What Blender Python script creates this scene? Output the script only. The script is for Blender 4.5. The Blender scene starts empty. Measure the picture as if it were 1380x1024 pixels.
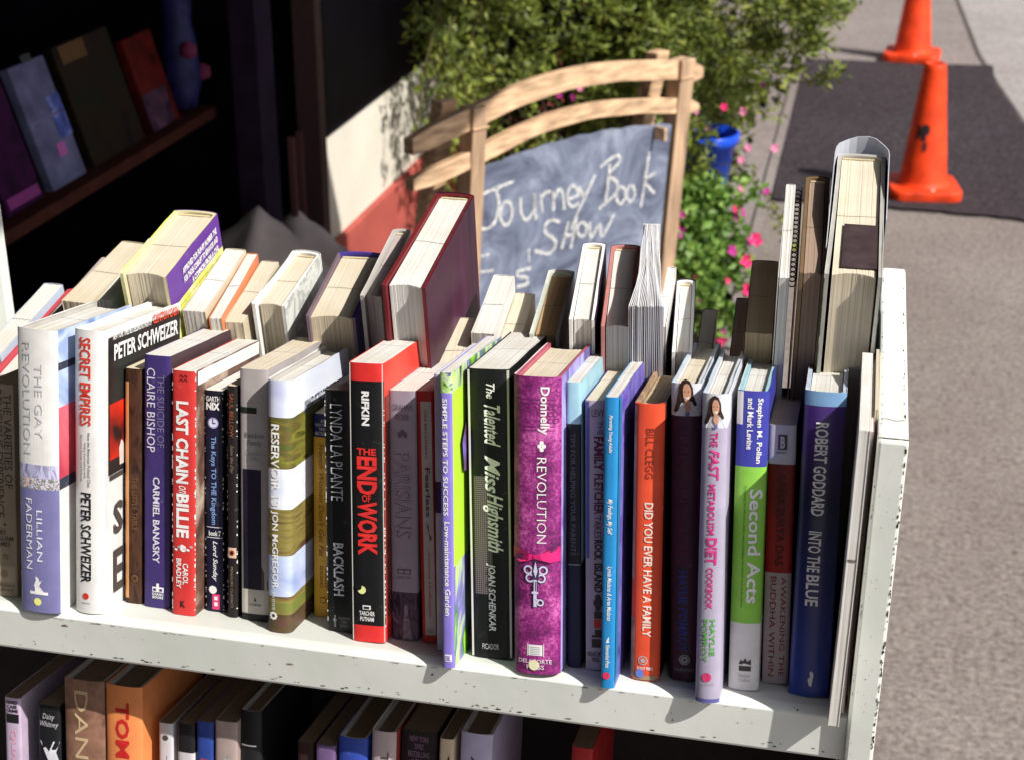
import bpy, math, random
from mathutils import Matrix, Vector
random.seed(7)
S = bpy.context.scene
COL = S.collection
R = math.radians
# ------------------------------------------------------------------ camera, world, sun, exposure
cd = bpy.data.cameras.new('camera'); cam = bpy.data.objects.new('camera', cd); COL.objects.link(cam); S.camera = cam
Mx = Matrix(((0.9758546, -0.0894028, 0.1992859), (0.2184077, 0.3893170, -0.8948354), (0.0024154, 0.9167548, 0.3994431))).to_4x4()
Mx.translation = Vector((0, 0, 1.65)); cam.matrix_world = Mx
cd.sensor_width = 36; cd.lens = 2110 / 1380 * 36; cd.clip_start = .05; cd.clip_end = 400
cd.dof.use_dof = True; cd.dof.focus_distance = 1.22; cd.dof.aperture_fstop = 11.5
SUN = Vector((.64, -.289, .718)).normalized()
el = math.asin(SUN.z); az = math.atan2(SUN.x, SUN.y)
W = bpy.data.worlds.new('World'); S.world = W; W.use_nodes = True
nt = W.node_tree; bg = nt.nodes['Background']; sky = nt.nodes.new('ShaderNodeTexSky'); sky.sky_type = 'NISHITA'
sky.sun_disc = False; sky.sun_elevation = el; sky.sun_rotation = az; sky.dust_density = 1.6; sky.ozone_density = 1.0
hs = nt.nodes.new('ShaderNodeHueSaturation'); hs.inputs['Saturation'].default_value = .5
nt.links.new(sky.outputs[0], hs.inputs['Color']); nt.links.new(hs.outputs[0], bg.inputs[0]); bg.inputs[1].default_value = .105
sl = bpy.data.lights.new('sun', 'SUN'); sl.energy = 5.0; sl.angle = R(.53); sl.color = (1, .955, .89)
so = bpy.data.objects.new('sun', sl); COL.objects.link(so); so.rotation_euler = SUN.to_track_quat('Z', 'Y').to_euler()
S.render.engine = 'CYCLES'
S.view_settings.view_transform = 'Standard'; S.view_settings.look = 'None'; S.view_settings.exposure = .34; S.view_settings.gamma = 1
S.view_settings.use_curve_mapping = False

# ------------------------------------------------------------------ materials
MC = {}
def srgb(r, g, b):
    f = lambda c: ((c / 255 + .055) / 1.055) ** 2.4 if c > 10 else c / 255 / 12.92
    return (f(r), f(g), f(b))
def _new(name):
    m = bpy.data.materials.new(name); m.use_nodes = True
    return m, m.node_tree, m.node_tree.nodes['Principled BSDF']
def M(name, c=None, rough=.5, var=.07, scale=55, bump=0, scuff=0, spec=.25, stretch=(1, 1, 1), detail=4, metal=0, bscale=None):
    if name in MC: return MC[name]
    m, t, p = _new(name); N = t.nodes; L = t.links
    tc = N.new('ShaderNodeTexCoord'); mp = N.new('ShaderNodeMapping'); mp.inputs['Scale'].default_value = stretch
    L.new(tc.outputs['Object'], mp.inputs[0])
    nz = N.new('ShaderNodeTexNoise'); nz.inputs['Scale'].default_value = scale; nz.inputs['Detail'].default_value = detail
    L.new(mp.outputs[0], nz.inputs[0])
    rp = N.new('ShaderNodeValToRGB'); rp.color_ramp.elements[0].position = .3; rp.color_ramp.elements[1].position = .7
    rp.color_ramp.elements[0].color = tuple(max(0, x * (1 - var * 1.6)) for x in c) + (1,)
    rp.color_ramp.elements[1].color = tuple(min(.95, x * (1 + var)) for x in c) + (1,)
    L.new(nz.outputs[0], rp.inputs[0]); L.new(rp.outputs[0], p.inputs['Base Color'])
    p.inputs['Roughness'].default_value = rough; p.inputs['Specular IOR Level'].default_value = spec; p.inputs['Metallic'].default_value = metal
    if bump:
        n2 = N.new('ShaderNodeTexNoise'); n2.inputs['Scale'].default_value = bscale or scale * 3; n2.inputs['Detail'].default_value = 3; L.new(mp.outputs[0], n2.inputs[0])
        b = N.new('ShaderNodeBump'); b.inputs['Strength'].default_value = bump; b.inputs['Distance'].default_value = .002
        L.new(n2.outputs[0], b.inputs['Height']); L.new(b.outputs[0], p.inputs['Normal'])
    if scuff:
        n5 = N.new('ShaderNodeTexNoise'); n5.inputs['Scale'].default_value = 95; n5.inputs['Detail'].default_value = 9; n5.inputs['Roughness'].default_value = .75; n5.inputs['Distortion'].default_value = .8; L.new(tc.outputs['Object'], n5.inputs[0])
        r5 = N.new('ShaderNodeValToRGB'); r5.color_ramp.elements[0].position = .60; r5.color_ramp.elements[0].color = (0, 0, 0, 1); r5.color_ramp.elements[1].position = .72; r5.color_ramp.elements[1].color = (scuff,) * 3 + (1,)
        L.new(n5.outputs[0], r5.inputs[0]); m5 = N.new('ShaderNodeMixRGB'); L.new(r5.outputs[0], m5.inputs[0]); L.new(rp.outputs[0], m5.inputs[1]); m5.inputs[2].default_value = (.5, .48, .45, 1); L.new(m5.outputs[0], p.inputs['Base Color'])
        mp6 = N.new('ShaderNodeMapping'); mp6.inputs['Scale'].default_value = (700, 300, 9); L.new(tc.outputs['Object'], mp6.inputs[0])
        n6 = N.new('ShaderNodeTexNoise'); n6.inputs['Scale'].default_value = 1; n6.inputs['Detail'].default_value = 2; L.new(mp6.outputs[0], n6.inputs[0])
        b6 = N.new('ShaderNodeBump'); b6.inputs['Strength'].default_value = .28; b6.inputs['Distance'].default_value = .0004; L.new(n6.outputs[0], b6.inputs['Height'])
        n7 = N.new('ShaderNodeTexNoise'); n7.inputs['Scale'].default_value = 26; n7.inputs['Detail'].default_value = 2; L.new(tc.outputs['Object'], n7.inputs[0])
        b7 = N.new('ShaderNodeBump'); b7.inputs['Strength'].default_value = .35; b7.inputs['Distance'].default_value = .0025; L.new(n7.outputs[0], b7.inputs['Height']); L.new(b6.outputs[0], b7.inputs['Normal']); L.new(b7.outputs[0], p.inputs['Normal'])
        rr = N.new('ShaderNodeMapRange'); rr.inputs[3].default_value = rough - .08; rr.inputs[4].default_value = rough + .18; L.new(n5.outputs[0], rr.inputs[0]); L.new(rr.outputs[0], p.inputs['Roughness'])
    MC[name] = m; return m
def PIC(name, cols, scale=30, stretch=(1, 1, 1), rough=.35, detail=5, dist=.6):
    """printed picture: blotches of several colours"""
    if name in MC: return MC[name]
    m, t, p = _new(name); N = t.nodes; L = t.links
    tc = N.new('ShaderNodeTexCoord'); mp = N.new('ShaderNodeMapping'); mp.inputs['Scale'].default_value = stretch
    mp.inputs['Location'].default_value = (random.random() * 5, random.random() * 5, random.random() * 5)
    L.new(tc.outputs['Object'], mp.inputs[0])
    nz = N.new('ShaderNodeTexNoise'); nz.inputs['Scale'].default_value = scale; nz.inputs['Detail'].default_value = detail; nz.inputs['Distortion'].default_value = dist
    L.new(mp.outputs[0], nz.inputs[0]); rp = N.new('ShaderNodeValToRGB'); e = rp.color_ramp.elements
    n = len(cols); pos = [.32 + .36 * i / (n - 1) for i in range(n)]
    e[0].position = pos[0]; e[0].color = cols[0] + (1,); e[1].position = pos[-1]; e[1].color = cols[-1] + (1,)
    for i in range(1, n - 1): q = e.new(pos[i]); q.color = cols[i] + (1,)
    L.new(nz.outputs[0], rp.inputs[0]); L.new(rp.outputs[0], p.inputs['Base Color']); p.inputs['Roughness'].default_value = rough + .12; p.inputs['Specular IOR Level'].default_value = .25
    MC[name] = m; return m
def PAGES(name, c):
    if name in MC: return MC[name]
    m, t, p = _new(name); N = t.nodes; L = t.links
    tc = N.new('ShaderNodeTexCoord'); mp = N.new('ShaderNodeMapping'); mp.inputs['Scale'].default_value = (1500, 5, 5)
    L.new(tc.outputs['Object'], mp.inputs[0])
    nz = N.new('ShaderNodeTexNoise'); nz.inputs['Scale'].default_value = 1; nz.inputs['Detail'].default_value = 2; L.new(mp.outputs[0], nz.inputs[0])
    n3 = N.new('ShaderNodeTexNoise'); n3.inputs['Scale'].default_value = 22; L.new(tc.outputs['Object'], n3.inputs[0])
    rp = N.new('ShaderNodeValToRGB'); e = rp.color_ramp.elements; e[0].position = .30; e[1].position = .5
    e[0].color = tuple(x * .58 for x in c) + (1,); e[1].color = c + (1,)
    L.new(nz.outputs[0], rp.inputs[0])
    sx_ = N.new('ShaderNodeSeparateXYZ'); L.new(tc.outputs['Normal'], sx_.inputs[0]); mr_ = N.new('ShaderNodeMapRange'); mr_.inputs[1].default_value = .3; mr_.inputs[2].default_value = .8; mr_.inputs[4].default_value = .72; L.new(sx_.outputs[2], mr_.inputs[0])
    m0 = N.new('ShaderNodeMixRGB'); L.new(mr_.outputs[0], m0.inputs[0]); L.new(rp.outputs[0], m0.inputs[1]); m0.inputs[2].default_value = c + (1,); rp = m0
    mx = N.new('ShaderNodeMixRGB'); mx.blend_type = 'MULTIPLY'; mx.inputs[0].default_value = .35
    r2 = N.new('ShaderNodeValToRGB'); r2.color_ramp.elements[0].position = .35; r2.color_ramp.elements[0].color = (.82, .74, .6, 1); r2.color_ramp.elements[1].position = .6
    L.new(n3.outputs[0], r2.inputs[0]); L.new(rp.outputs[0], mx.inputs[1]); L.new(r2.outputs[0], mx.inputs[2])
    L.new(mx.outputs[0], p.inputs['Base Color']); p.inputs['Roughness'].default_value = .85; p.inputs['Specular IOR Level'].default_value = .15
    b = N.new('ShaderNodeBump'); b.inputs['Strength'].default_value = .5; b.inputs['Distance'].default_value = .0004
    L.new(nz.outputs[0], b.inputs['Height']); L.new(b.outputs[0], p.inputs['Normal'])
    MC[name] = m; return m
PW = lambda: PAGES('white_pages', (.63, .62, .59))
PCR = lambda: PAGES('cream_pages', (.61, .55, .44))
PT = lambda: PAGES('tan_pages', (.48, .38, .25))

# ------------------------------------------------------------------ object helpers
def tag(o, label=None, cat=None, group=None, kind=None):
    if label: o['label'] = label
    if cat: o['category'] = cat
    if group: o['group'] = group
    if kind: o['kind'] = kind
    return o
def empty(name, mat, label, cat, group=None):
    o = bpy.data.objects.new(name, None); o.empty_display_size = .02; COL.objects.link(o)
    o.matrix_world = mat if isinstance(mat, Matrix) else Matrix.Translation(Vector(mat)); return tag(o, label, cat, group)
class MB:
    def __init__(s): s.v = []; s.f = []; s.m = []
    def box(s, x0, y0, z0, x1, y1, z1, m=0, T=None):
        b = len(s.v); P = [(x0, y0, z0), (x1, y0, z0), (x1, y1, z0), (x0, y1, z0), (x0, y0, z1), (x1, y0, z1), (x1, y1, z1), (x0, y1, z1)]
        if T: P = [tuple(T @ Vector(p)) for p in P]
        s.v += P
        for q in ((0, 3, 2, 1), (4, 5, 6, 7), (0, 1, 5, 4), (1, 2, 6, 5), (2, 3, 7, 6), (3, 0, 4, 7)): s.f.append(tuple(b + i for i in q)); s.m.append(m)
        return s
    def face(s, P, m=0):
        b = len(s.v); s.v += [tuple(p) for p in P]; s.f.append(tuple(range(b, b + len(P)))); s.m.append(m); return s
    def grid(s, rows, m=0, closed=False):
        b = len(s.v); n = len(rows[0])
        for r in rows: s.v += [tuple(p) for p in r]
        for i in range(len(rows) - 1):
            for j in range(n if closed else n - 1):
                k = (j + 1) % n; s.f.append((b + i * n + j, b + i * n + k, b + (i + 1) * n + k, b + (i + 1) * n + j)); s.m.append(m)
        return s
    def lathe(s, prof, n=24, c=(0, 0, 0), m=0):
        return s.grid([[(c[0] + r * math.cos(2 * math.pi * k / n), c[1] + r * math.sin(2 * math.pi * k / n), c[2] + z) for k in range(n)] for r, z in prof], m, True)
    def tube(s, pts, r, n=6, m=0):
        rows = []
        for i, p in enumerate(pts):
            p = Vector(p); a = Vector(pts[max(0, i - 1)]); b = Vector(pts[min(len(pts) - 1, i + 1)]); d = (b - a).normalized()
            u = d.cross(Vector((0, 0, 1))) if abs(d.z) < .95 else d.cross(Vector((1, 0, 0))); u.normalize(); w = d.cross(u)
            rr = r[i] if isinstance(r, (list, tuple)) else r
            rows.append([tuple(p + (u * math.cos(2 * math.pi * k / n) + w * math.sin(2 * math.pi * k / n)) * rr) for k in range(n)])
        s.grid(rows, m, True)
        s.face(rows[0][::-1], m); s.face(rows[-1], m); return s
    def build(s, name, mats, parent=None, smooth=False, bevel=0, seg=2):
        me = bpy.data.meshes.new(name); me.from_pydata(s.v, [], s.f)
        for m in (mats if isinstance(mats, (list, tuple)) else [mats]): me.materials.append(m)
        me.polygons.foreach_set('material_index', s.m)
        if smooth: me.polygons.foreach_set('use_smooth', [True] * len(s.f))
        me.update()
        o = bpy.data.objects.new(name, me); COL.objects.link(o)
        if parent: o.parent = parent
        if bevel:
            bv = o.modifiers.new('bevel', 'BEVEL'); bv.width = bevel; bv.segments = seg; bv.limit_method = 'ANGLE'; bv.angle_limit = R(40)
        return o
TXC = {}
def text_pts(body, offset=0, shear=0, spacing=1.0):
    """vertices and faces of a flat line of lettering, bbox normalised to 0..1"""
    k = (body, offset, shear, spacing)
    if k in TXC: return TXC[k]
    c = bpy.data.curves.new('txt', 'FONT'); c.body = body; c.resolution_u = 2; c.offset = offset; c.shear = shear; c.space_character = spacing; c.space_line = .95
    c.align_x = 'CENTER'
    o = bpy.data.objects.new('txt', c); m = o.to_mesh()
    vs = [v.co.copy() for v in m.vertices]; fs = [tuple(p.vertices) for p in m.polygons]
    o.to_mesh_clear(); bpy.data.objects.remove(o); bpy.data.curves.remove(c)
    x0 = min(v.x for v in vs); x1 = max(v.x for v in vs); y0 = min(v.y for v in vs); y1 = max(v.y for v in vs)
    vs = [((v.x - x0) / (x1 - x0), (v.y - y0) / (y1 - y0)) for v in vs]
    TXC[k] = (vs, fs); return TXC[k]
def lettering(body, fn, mat, parent, **kw):
    vs, fs = text_pts(body, **kw)
    b = MB(); b.v = [tuple(fn(a, c)) for a, c in vs]; b.f = list(fs); b.m = [0] * len(fs)
    return b.build('lettering', mat, parent)

# ------------------------------------------------------------------ shelf frames
SF = R(11); SB = R(10)
Q = Vector((0, .981, .966)); DF = Vector((0, math.cos(SF), -math.sin(SF))); UF = Vector((0, math.sin(SF), math.cos(SF)))
QB = Vector((0, 1.336, .966)); DB = Vector((0, math.cos(SB), math.sin(SB))); UB = Vector((0, -math.sin(SB), math.cos(SB)))
DROP = .315
X = Vector((1, 0, 0))
def frame(x, y, z, o): return Matrix(((x.x, y.x, z.x, o.x), (x.y, y.y, z.y, o.y), (x.z, y.z, z.z, o.z), (0, 0, 0, 1)))
def front_mat(x, d, t, lean, dz=0, yaw=0):
    u = UF * math.cos(lean) + X * math.sin(lean); a = X * math.cos(lean) - UF * math.sin(lean); y = DF.copy()
    a, y = a * math.cos(yaw) - y * math.sin(yaw), a * math.sin(yaw) + y * math.cos(yaw)
    o = X * x + Q + DF * d + UF * (abs(math.sin(lean)) * t / 2 + .0004); o.z -= dz
    return frame(a, y, u, o)
def back_mat(x, e, t, yaw, lean=0):
    a = -X; y = -DB
    # yaw > 0: fore edge swings towards +x
    y2 = y * math.cos(yaw) + X * math.sin(yaw); a2 = a * math.cos(yaw) + DB * -math.sin(yaw)
    a2 = y2.cross(UB)
    o = X * x + QB - DB * e + UB * .0004
    return frame(a2, y2, UB, o)

# ------------------------------------------------------------------ book builder
def spine_y(u, bulge, cr): return bulge * u * u + cr * abs(u) ** 9
def profile(t, w, c, bulge, cr, flare, lip=0):
    us = [-1, -.985, -.94, -.85, -.6, -.3, 0, .3, .6, .85, .94, .985, 1]
    out = []; inn = []; reg = []
    ys = spine_y(1, bulge, cr)
    fl, fr = flare
    side = [1, .8, .5, .2]
    for k in side:
        y = ys + (w - ys) * k; out.append((-t / 2 - fl * k * k, y)); inn.append((-t / 2 + c - fl * k * k, y))
    for u in us:
        out.append((u * t / 2, spine_y(u, bulge, cr))); inn.append((u * (t / 2 - c), spine_y(u, bulge, cr) + c))
    for k in side[::-1]:
        y = ys + (w - ys) * k; out.append((t / 2 + fr * k * k, y)); inn.append((t / 2 - c + fr * k * k, y))
    n = len(out); nb = len(side)
    reg = [2] * nb + [0] * (len(us) - 1) + [1] * nb   # region per segment between points: back, spine, front
    return out, inn, reg
def shell(name, t, w, c, h, bulge, cr, segs, parent, flare=(0, 0), z0=0, wob=0):
    """segs: list of (top fraction from bottom 0..1, spine mat, front mat, back mat), bottom to top"""
    out, inn, reg = profile(t, w, c, bulge, cr, flare)
    zs = [z0] + [z0 + (h - z0) * s[0] for s in segs]; mats = []; b = MB(); n = len(out)
    def mi(m):
        if m not in mats: mats.append(m)
        return mats.index(m)
    def dz(p, z):
        if not wob or z < h * .99: return 0
        return wob * math.sin(p[1] * 70 + p[0] * 40 + h * 90) - wob
    rows = []
    for z in zs:
        rows.append(([(p[0], p[1], z + dz(p, z)) for p in out], [(p[0], p[1], z + dz(p, z)) for p in inn]))
    for k, sg in enumerate(segs):
        o0, i0 = rows[k]; o1, i1 = rows[k + 1]
        for j in range(n - 1):
            m = mi(sg[1 + reg[j]])
            b.face([o0[j], o0[j + 1], o1[j + 1], o1[j]], m)
            b.face([i0[j + 1], i0[j], i1[j], i1[j + 1]], mi(sg[4]) if len(sg) > 4 else m)
        for j in (0, n - 1):
            q = [o0[j], i0[j], i1[j], o1[j]]; b.face(q if j else q[::-1], mi(sg[2]))
    for (oo, ii), sg in ((rows[0], segs[0]), (rows[-1], segs[-1])):
        for j in range(n - 1): b.face([oo[j], oo[j + 1], ii[j + 1], ii[j]], mi(sg[4]) if len(sg) > 4 else mi(sg[1 + reg[j]]))
    o = b.build(name, mats, parent)
    # merge doubles cheaply for shading
    import bmesh
    bm = bmesh.new(); bm.from_mesh(o.data); bmesh.ops.remove_doubles(bm, verts=bm.verts, dist=1e-6); bmesh.ops.recalc_face_normals(bm, faces=bm.faces); bm.to_mesh(o.data); bm.free()
    o.data.polygons.foreach_set('use_smooth', [True] * len(o.data.polygons)); o.data.set_sharp_from_angle(angle=R(32))
    return o
def pages(t, y0, w, z0, h, mat, parent, conc=0, jit=.00018, bulge=0, fan=0, step=.0011):
    """page block made of thin signatures with slightly uneven edges"""
    b = MB(); n = max(4, int(t / step)); xs = [-t / 2 + t * i / n for i in range(n + 1)]
    for i in range(n):
        u = (i + .5) / n * 2 - 1; ye = w - conc * (1 - u * u) + random.uniform(-jit, jit) * 1.3; ys = y0 + bulge * u * u
        zt = h + random.uniform(-jit, jit); f = fan * u
        P = [(xs[i], ys, z0), (xs[i + 1], ys, z0), (xs[i + 1] + f, ye, z0), (xs[i] + f, ye, z0), (xs[i], ys, zt), (xs[i + 1], ys, zt), (xs[i + 1] + f, ye, zt), (xs[i] + f, ye, zt)]
        k = len(b.v); b.v += P
        for q in ((4, 5, 6, 7), (0, 1, 5, 4), (1, 2, 6, 5), (2, 3, 7, 6), (3, 0, 4, 7)): b.f.append(tuple(k + a for a in q)); b.m.append(0)
    return b.build('page_block', mat, parent)
GREY_BOARD = lambda: M('grey_board', (.42, .40, .37), .8)
def book(mat, label, group, t, h, w, kind, segs, page=None, board=None, bulge=None, cr=.0012, mark=True, fan=0, flare=None, name=None, page_drop=None):
    """kind: 'soft' paperback, 'hard' bare boards, 'jacket' boards in a paper jacket"""
    page = page or PW()
    root = empty(name or ('paperback_book' if kind == 'soft' else 'hardcover_book'), mat, label, 'book', group)
    root['geo'] = 0; del root['geo']
    if bulge is None: bulge = .0006 if kind == 'soft' else .0022
    fl = flare or (random.uniform(0, .0007), random.uniform(0, .0007))
    if kind == 'soft':
        shell('cover', t, w, .00045, h, bulge, cr, segs, root, fl, wob=.0003)
        pd = page_drop if page_drop is not None else .0006
        pages(t - .0011, .0008 + bulge, w - .0006, .0005, h - pd, page, root, jit=.00022, fan=fan)
        ph = h - pd
    else:
        bd = .0026
        if kind == 'jacket':
            shell('jacket', t, w + .0006, .00035, h, bulge, cr, segs, root, fl, wob=.0005)
            bm_ = board or GREY_BOARD(); shell('boards', t - .0009, w, bd, h - .0012, bulge, cr, [(1, bm_, bm_, bm_)], root, fl).location.y = .0005
        else:
            shell('cover', t, w, bd, h, bulge, cr, segs, root, fl)
        ph = h - .0045
        pages(t - 2 * bd - .0018, bd + .004, w - .004, .003, ph, page, root, conc=min(.005, t * .12), bulge=-.0015, fan=fan)
        hb = MB(); n = max(6, int(t / .0018)); tt = t - 2 * bd - .003
        for i in range(n): hb.box(-tt / 2 + tt * i / n, .0042, ph - .002, -tt / 2 + tt * (i + .8) / n, .0062, ph + .0012)
        hb.build('headband', M('headband', (.65, .55, .35), .7), root)
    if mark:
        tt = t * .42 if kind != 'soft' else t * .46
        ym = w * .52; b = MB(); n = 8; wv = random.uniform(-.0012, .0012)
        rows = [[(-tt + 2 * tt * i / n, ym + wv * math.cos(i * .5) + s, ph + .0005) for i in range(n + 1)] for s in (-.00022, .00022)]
        b.grid([rows[0], rows[1]]); b.build('shadow_line', M('shadow_line_dark', (.09, .07, .06), .8), root)  # thin dark line painted in for a wire's shadow across the page tops
    return root, dict(t=t, h=h, w=w, bulge=bulge, cr=cr)
def spine_text(root, g, body, za, zb, u0, u1, mat, horiz=False, lift=.0005, **kw):
    """za top, zb bottom in metres up the spine; u0..u1 fractions across from the left"""
    t = g['t']; x0 = (u0 - .5) * t; x1 = (u1 - .5) * t
    def fn(a, c):
        if horiz: x = x0 + (x1 - x0) * a; z = zb + (za - zb) * c
        else: x = x0 + (x1 - x0) * c; z = za + (zb - za) * a
        u = max(-1, min(1, x / (t / 2)))
        return (x, spine_y(u, g['bulge'], g['cr']) - lift, z)
    return lettering(body, fn, mat, root, **kw)
def spine_patch(root, g, pts, mat, lift=.00025, name='spine_panel'):
    """flat printed shape on the spine; pts (u fraction, z)"""
    t = g['t']; b = MB(); us = [p[0] for p in pts]
    P = [((u - .5) * t, spine_y(max(-1, min(1, (u - .5) * 2)), g['bulge'], g['cr']) - lift, z) for u, z in pts]
    return b.face(P).build(name, mat, root)
def spine_rect(root, g, u0, u1, z0, z1, mat, lift=.00025, name='spine_panel'):
    t = g['t']; b = MB(); n = 8
    rows = [[((u0 + (u1 - u0) * i / n - .5) * t, spine_y(max(-1, min(1, (u0 + (u1 - u0) * i / n - .5) * 2)), g['bulge'], g['cr']) - lift, z) for i in range(n + 1)] for z in (z0, z1)]
    return b.grid(rows).build(name, mat, root)
def spine_disc(root, g, u, z, r, mat, lift=.0004, name='sticker', n=18, sy=1):
    x = (u - .5) * g['t']
    P = [(x + r * math.cos(2 * math.pi * k / n), spine_y(max(-1, min(1, (x + r * math.cos(2 * math.pi * k / n)) / (g['t'] / 2))), g['bulge'], g['cr']) - lift, z + sy * r * math.sin(2 * math.pi * k / n)) for k in range(n)]
    return MB().face(P).build(name, mat, root)
def side_text(root, g, body, y0, y1, z0, z1, mat, lift=.0006, **kw):
    x = g['t'] / 2
    return lettering(body, lambda a, c: (x + lift + g.get('fl', 0) * ((y0 + (y1 - y0) * a) / g['w']) ** 2, y0 + (y1 - y0) * a, z0 + (z1 - z0) * c), mat, root, **kw)
def side_rect(root, g, y0, y1, z0, z1, mat, lift=.0004, name='cover_panel', sgn=1):
    x = sgn * (g['t'] / 2 + lift)
    return MB().face([(x, y0, z0), (x, y1, z0), (x, y1, z1), (x, y0, z1)]).build(name, mat, root)
def wear(root, g, n, mat, sides=(-1, 1), zr=(0, 1), size=1.0):
    """paint-like white chips where the spine edges have rubbed through"""
    b = MB(); t = g['t']; h = g['h']
    for s in sides:
        for k in range(n):
            z = h * random.uniform(*zr); l = random.uniform(.0006, .004) * size; d = random.uniform(.0003, .0009) * size
            x = s * (t / 2 - .0002); u = 1 - 2 * d / t
            y0 = spine_y(1, g['bulge'], g['cr']); y1 = spine_y(u, g['bulge'], g['cr'])
            b.face([(s * (t / 2 + .0002), y0 - .0006, z), (s * t / 2 * u, y1 - .0003, z + l * random.uniform(.1, .4)), (s * t / 2 * u, y1 - .0003, z + l * .7), (s * (t / 2 + .0002), y0 - .0006, z + l)])
    return b.build('edge_wear', mat, root)
WHT = lambda: M('print_white', (.74, .73, .71), .5, .04)
BLK = lambda: M('print_black', (.012, .012, .014), .45, .1)
def C(name, r, g, b, rough=.4, **k):
    k.setdefault('scuff', .24); c = srgb(r, g, b); a = sum(c) / 3; c = tuple(.86 * (.93 * x + .07 * a) + .004 for x in c); return M(name, c, rough, **k)

# ================================================================== SETTING
def structure(name, b, mat, smooth=False, bevel=0):
    o = b.build(name, mat, smooth=smooth, bevel=bevel); o['kind'] = 'structure'; return o
def ground_mat(name, c1, c2, c3, s1, rough=.9, bump=.5, big=1.2):
    m, t, p = _new(name); N = t.nodes; L = t.links; tc = N.new('ShaderNodeTexCoord')
    a = N.new('ShaderNodeTexNoise'); a.inputs['Scale'].default_value = s1; a.inputs['Detail'].default_value = 6; a.inputs['Roughness'].default_value = .75; L.new(tc.outputs['Object'], a.inputs[0])
    bb = N.new('ShaderNodeTexNoise'); bb.inputs['Scale'].default_value = big; bb.inputs['Detail'].default_value = 8; bb.inputs['Roughness'].default_value = .65; L.new(tc.outputs['Object'], bb.inputs[0])
    vo = N.new('ShaderNodeTexVoronoi'); vo.inputs['Scale'].default_value = s1 * 1.3; L.new(tc.outputs['Object'], vo.inputs[0])
    r1 = N.new('ShaderNodeValToRGB'); e = r1.color_ramp.elements; e[0].position = .36; e[0].color = c1 + (1,); e[1].position = .64; e[1].color = c3 + (1,); q = e.new(.5); q.color = c2 + (1,)
    L.new(a.outputs[0], r1.inputs[0])
    mx = N.new('ShaderNodeMixRGB'); mx.blend_type = 'MULTIPLY'; mx.inputs[0].default_value = .55
    r2 = N.new('ShaderNodeValToRGB'); r2.color_ramp.elements[0].position = .35; r2.color_ramp.elements[0].color = (.62, .58, .56, 1); r2.color_ramp.elements[1].position = .65
    L.new(bb.outputs[0], r2.inputs[0]); L.new(r1.outputs[0], mx.inputs[1]); L.new(r2.outputs[0], mx.inputs[2])
    m2 = N.new('ShaderNodeMixRGB'); m2.blend_type = 'MULTIPLY'; m2.inputs[0].default_value = .5
    r3 = N.new('ShaderNodeValToRGB'); r3.color_ramp.elements[0].color = (.45, .42, .42, 1); r3.color_ramp.elements[1].position = .5
    sp = N.new('ShaderNodeSeparateColor'); L.new(vo.outputs['Color'], sp.inputs[0]); L.new(sp.outputs[0], r3.inputs[0])
    L.new(mx.outputs[0], m2.inputs[1]); L.new(r3.outputs[0], m2.inputs[2])
    L.new(m2.outputs[0], p.inputs['Base Color']); p.inputs['Roughness'].default_value = rough; p.inputs['Specular IOR Level'].default_value = .2
    b = N.new('ShaderNodeBump'); b.inputs['Strength'].default_value = bump; b.inputs['Distance'].default_value = .006; L.new(a.outputs[0], b.inputs['Height']); L.new(b.outputs[0], p.inputs['Normal'])
    return m
G_ROAD = ground_mat('road_asphalt', (.15, .127, .115), (.245, .213, .195), (.34, .30, .275), 75)
G_WALK = ground_mat('walk_concrete', (.22, .19, .185), (.27, .238, .226), (.305, .27, .255), 60, bump=.2)
G_PATCH = ground_mat('fresh_asphalt', (.018, .014, .017), (.040, .032, .038), (.085, .070, .078), 60)
G_GUT = ground_mat('gutter_concrete', (.29, .27, .262), (.36, .335, .325), (.39, .365, .355), 50, bump=.2)
structure('ground', MB().face([(-200, -200, 0), (200, -200, 0), (200, 300, 0), (-200, 300, 0)]), G_ROAD)
pv_o = structure('pavement', MB().face([(-3.5, -6, .004), (-.272, -6, .004), (-.272, 60, .004), (-3.5, 60, .004)]), M('joint_dirt', (.10, .085, .08), .9))
ys_ = [-.4, 1.05, 2.5, 3.1, 4.55, 6.0, 7.45, 8.9, 10.4, 13.4]
for xa, xb in ((-2.1, -1.245), (-1.235, -.785), (-.777, -.320), (-.310, -.274)):
    for ya, yb in zip(ys_[:-1], ys_[1:]): MB().box(xa, ya + .005, .0045, xb, yb - .005, .011 + random.uniform(-.001, .001)).build('paving_slab', G_WALK, pv_o, bevel=.002)
gx = [(.5, 12), (.53, 9.84), (.58, 8.2), (.635, 7.5), (.70, 6.8), (.86, 6.2), (1.1, 5.7)]
structure('concrete_apron', MB().face([(x, y, .008) for x, y in gx] + [(9, 5.2, .008), (9, 60, .008), (.45, 60, .008)]), G_GUT)
structure('walk_far', MB().face([(-.268, 7.93, .004), (.625, 7.95, .004), (.59, 8.3, .004), (.53, 9.84, .004), (.45, 60, .004), (-.268, 60, .004)]), G_WALK)
b = MB(); jm = M('joint_dirt', (.10, .085, .08), .9)
for i in range(len(gx) - 1):
    (xa, ya), (xb, yb) = gx[i], gx[i + 1]; b.face([(xa - .011, ya, .0095), (xb - .011, yb, .0095), (xb + .006, yb, .0095), (xa + .006, ya, .0095)])
structure('pavement_joints', b, jm)
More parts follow.
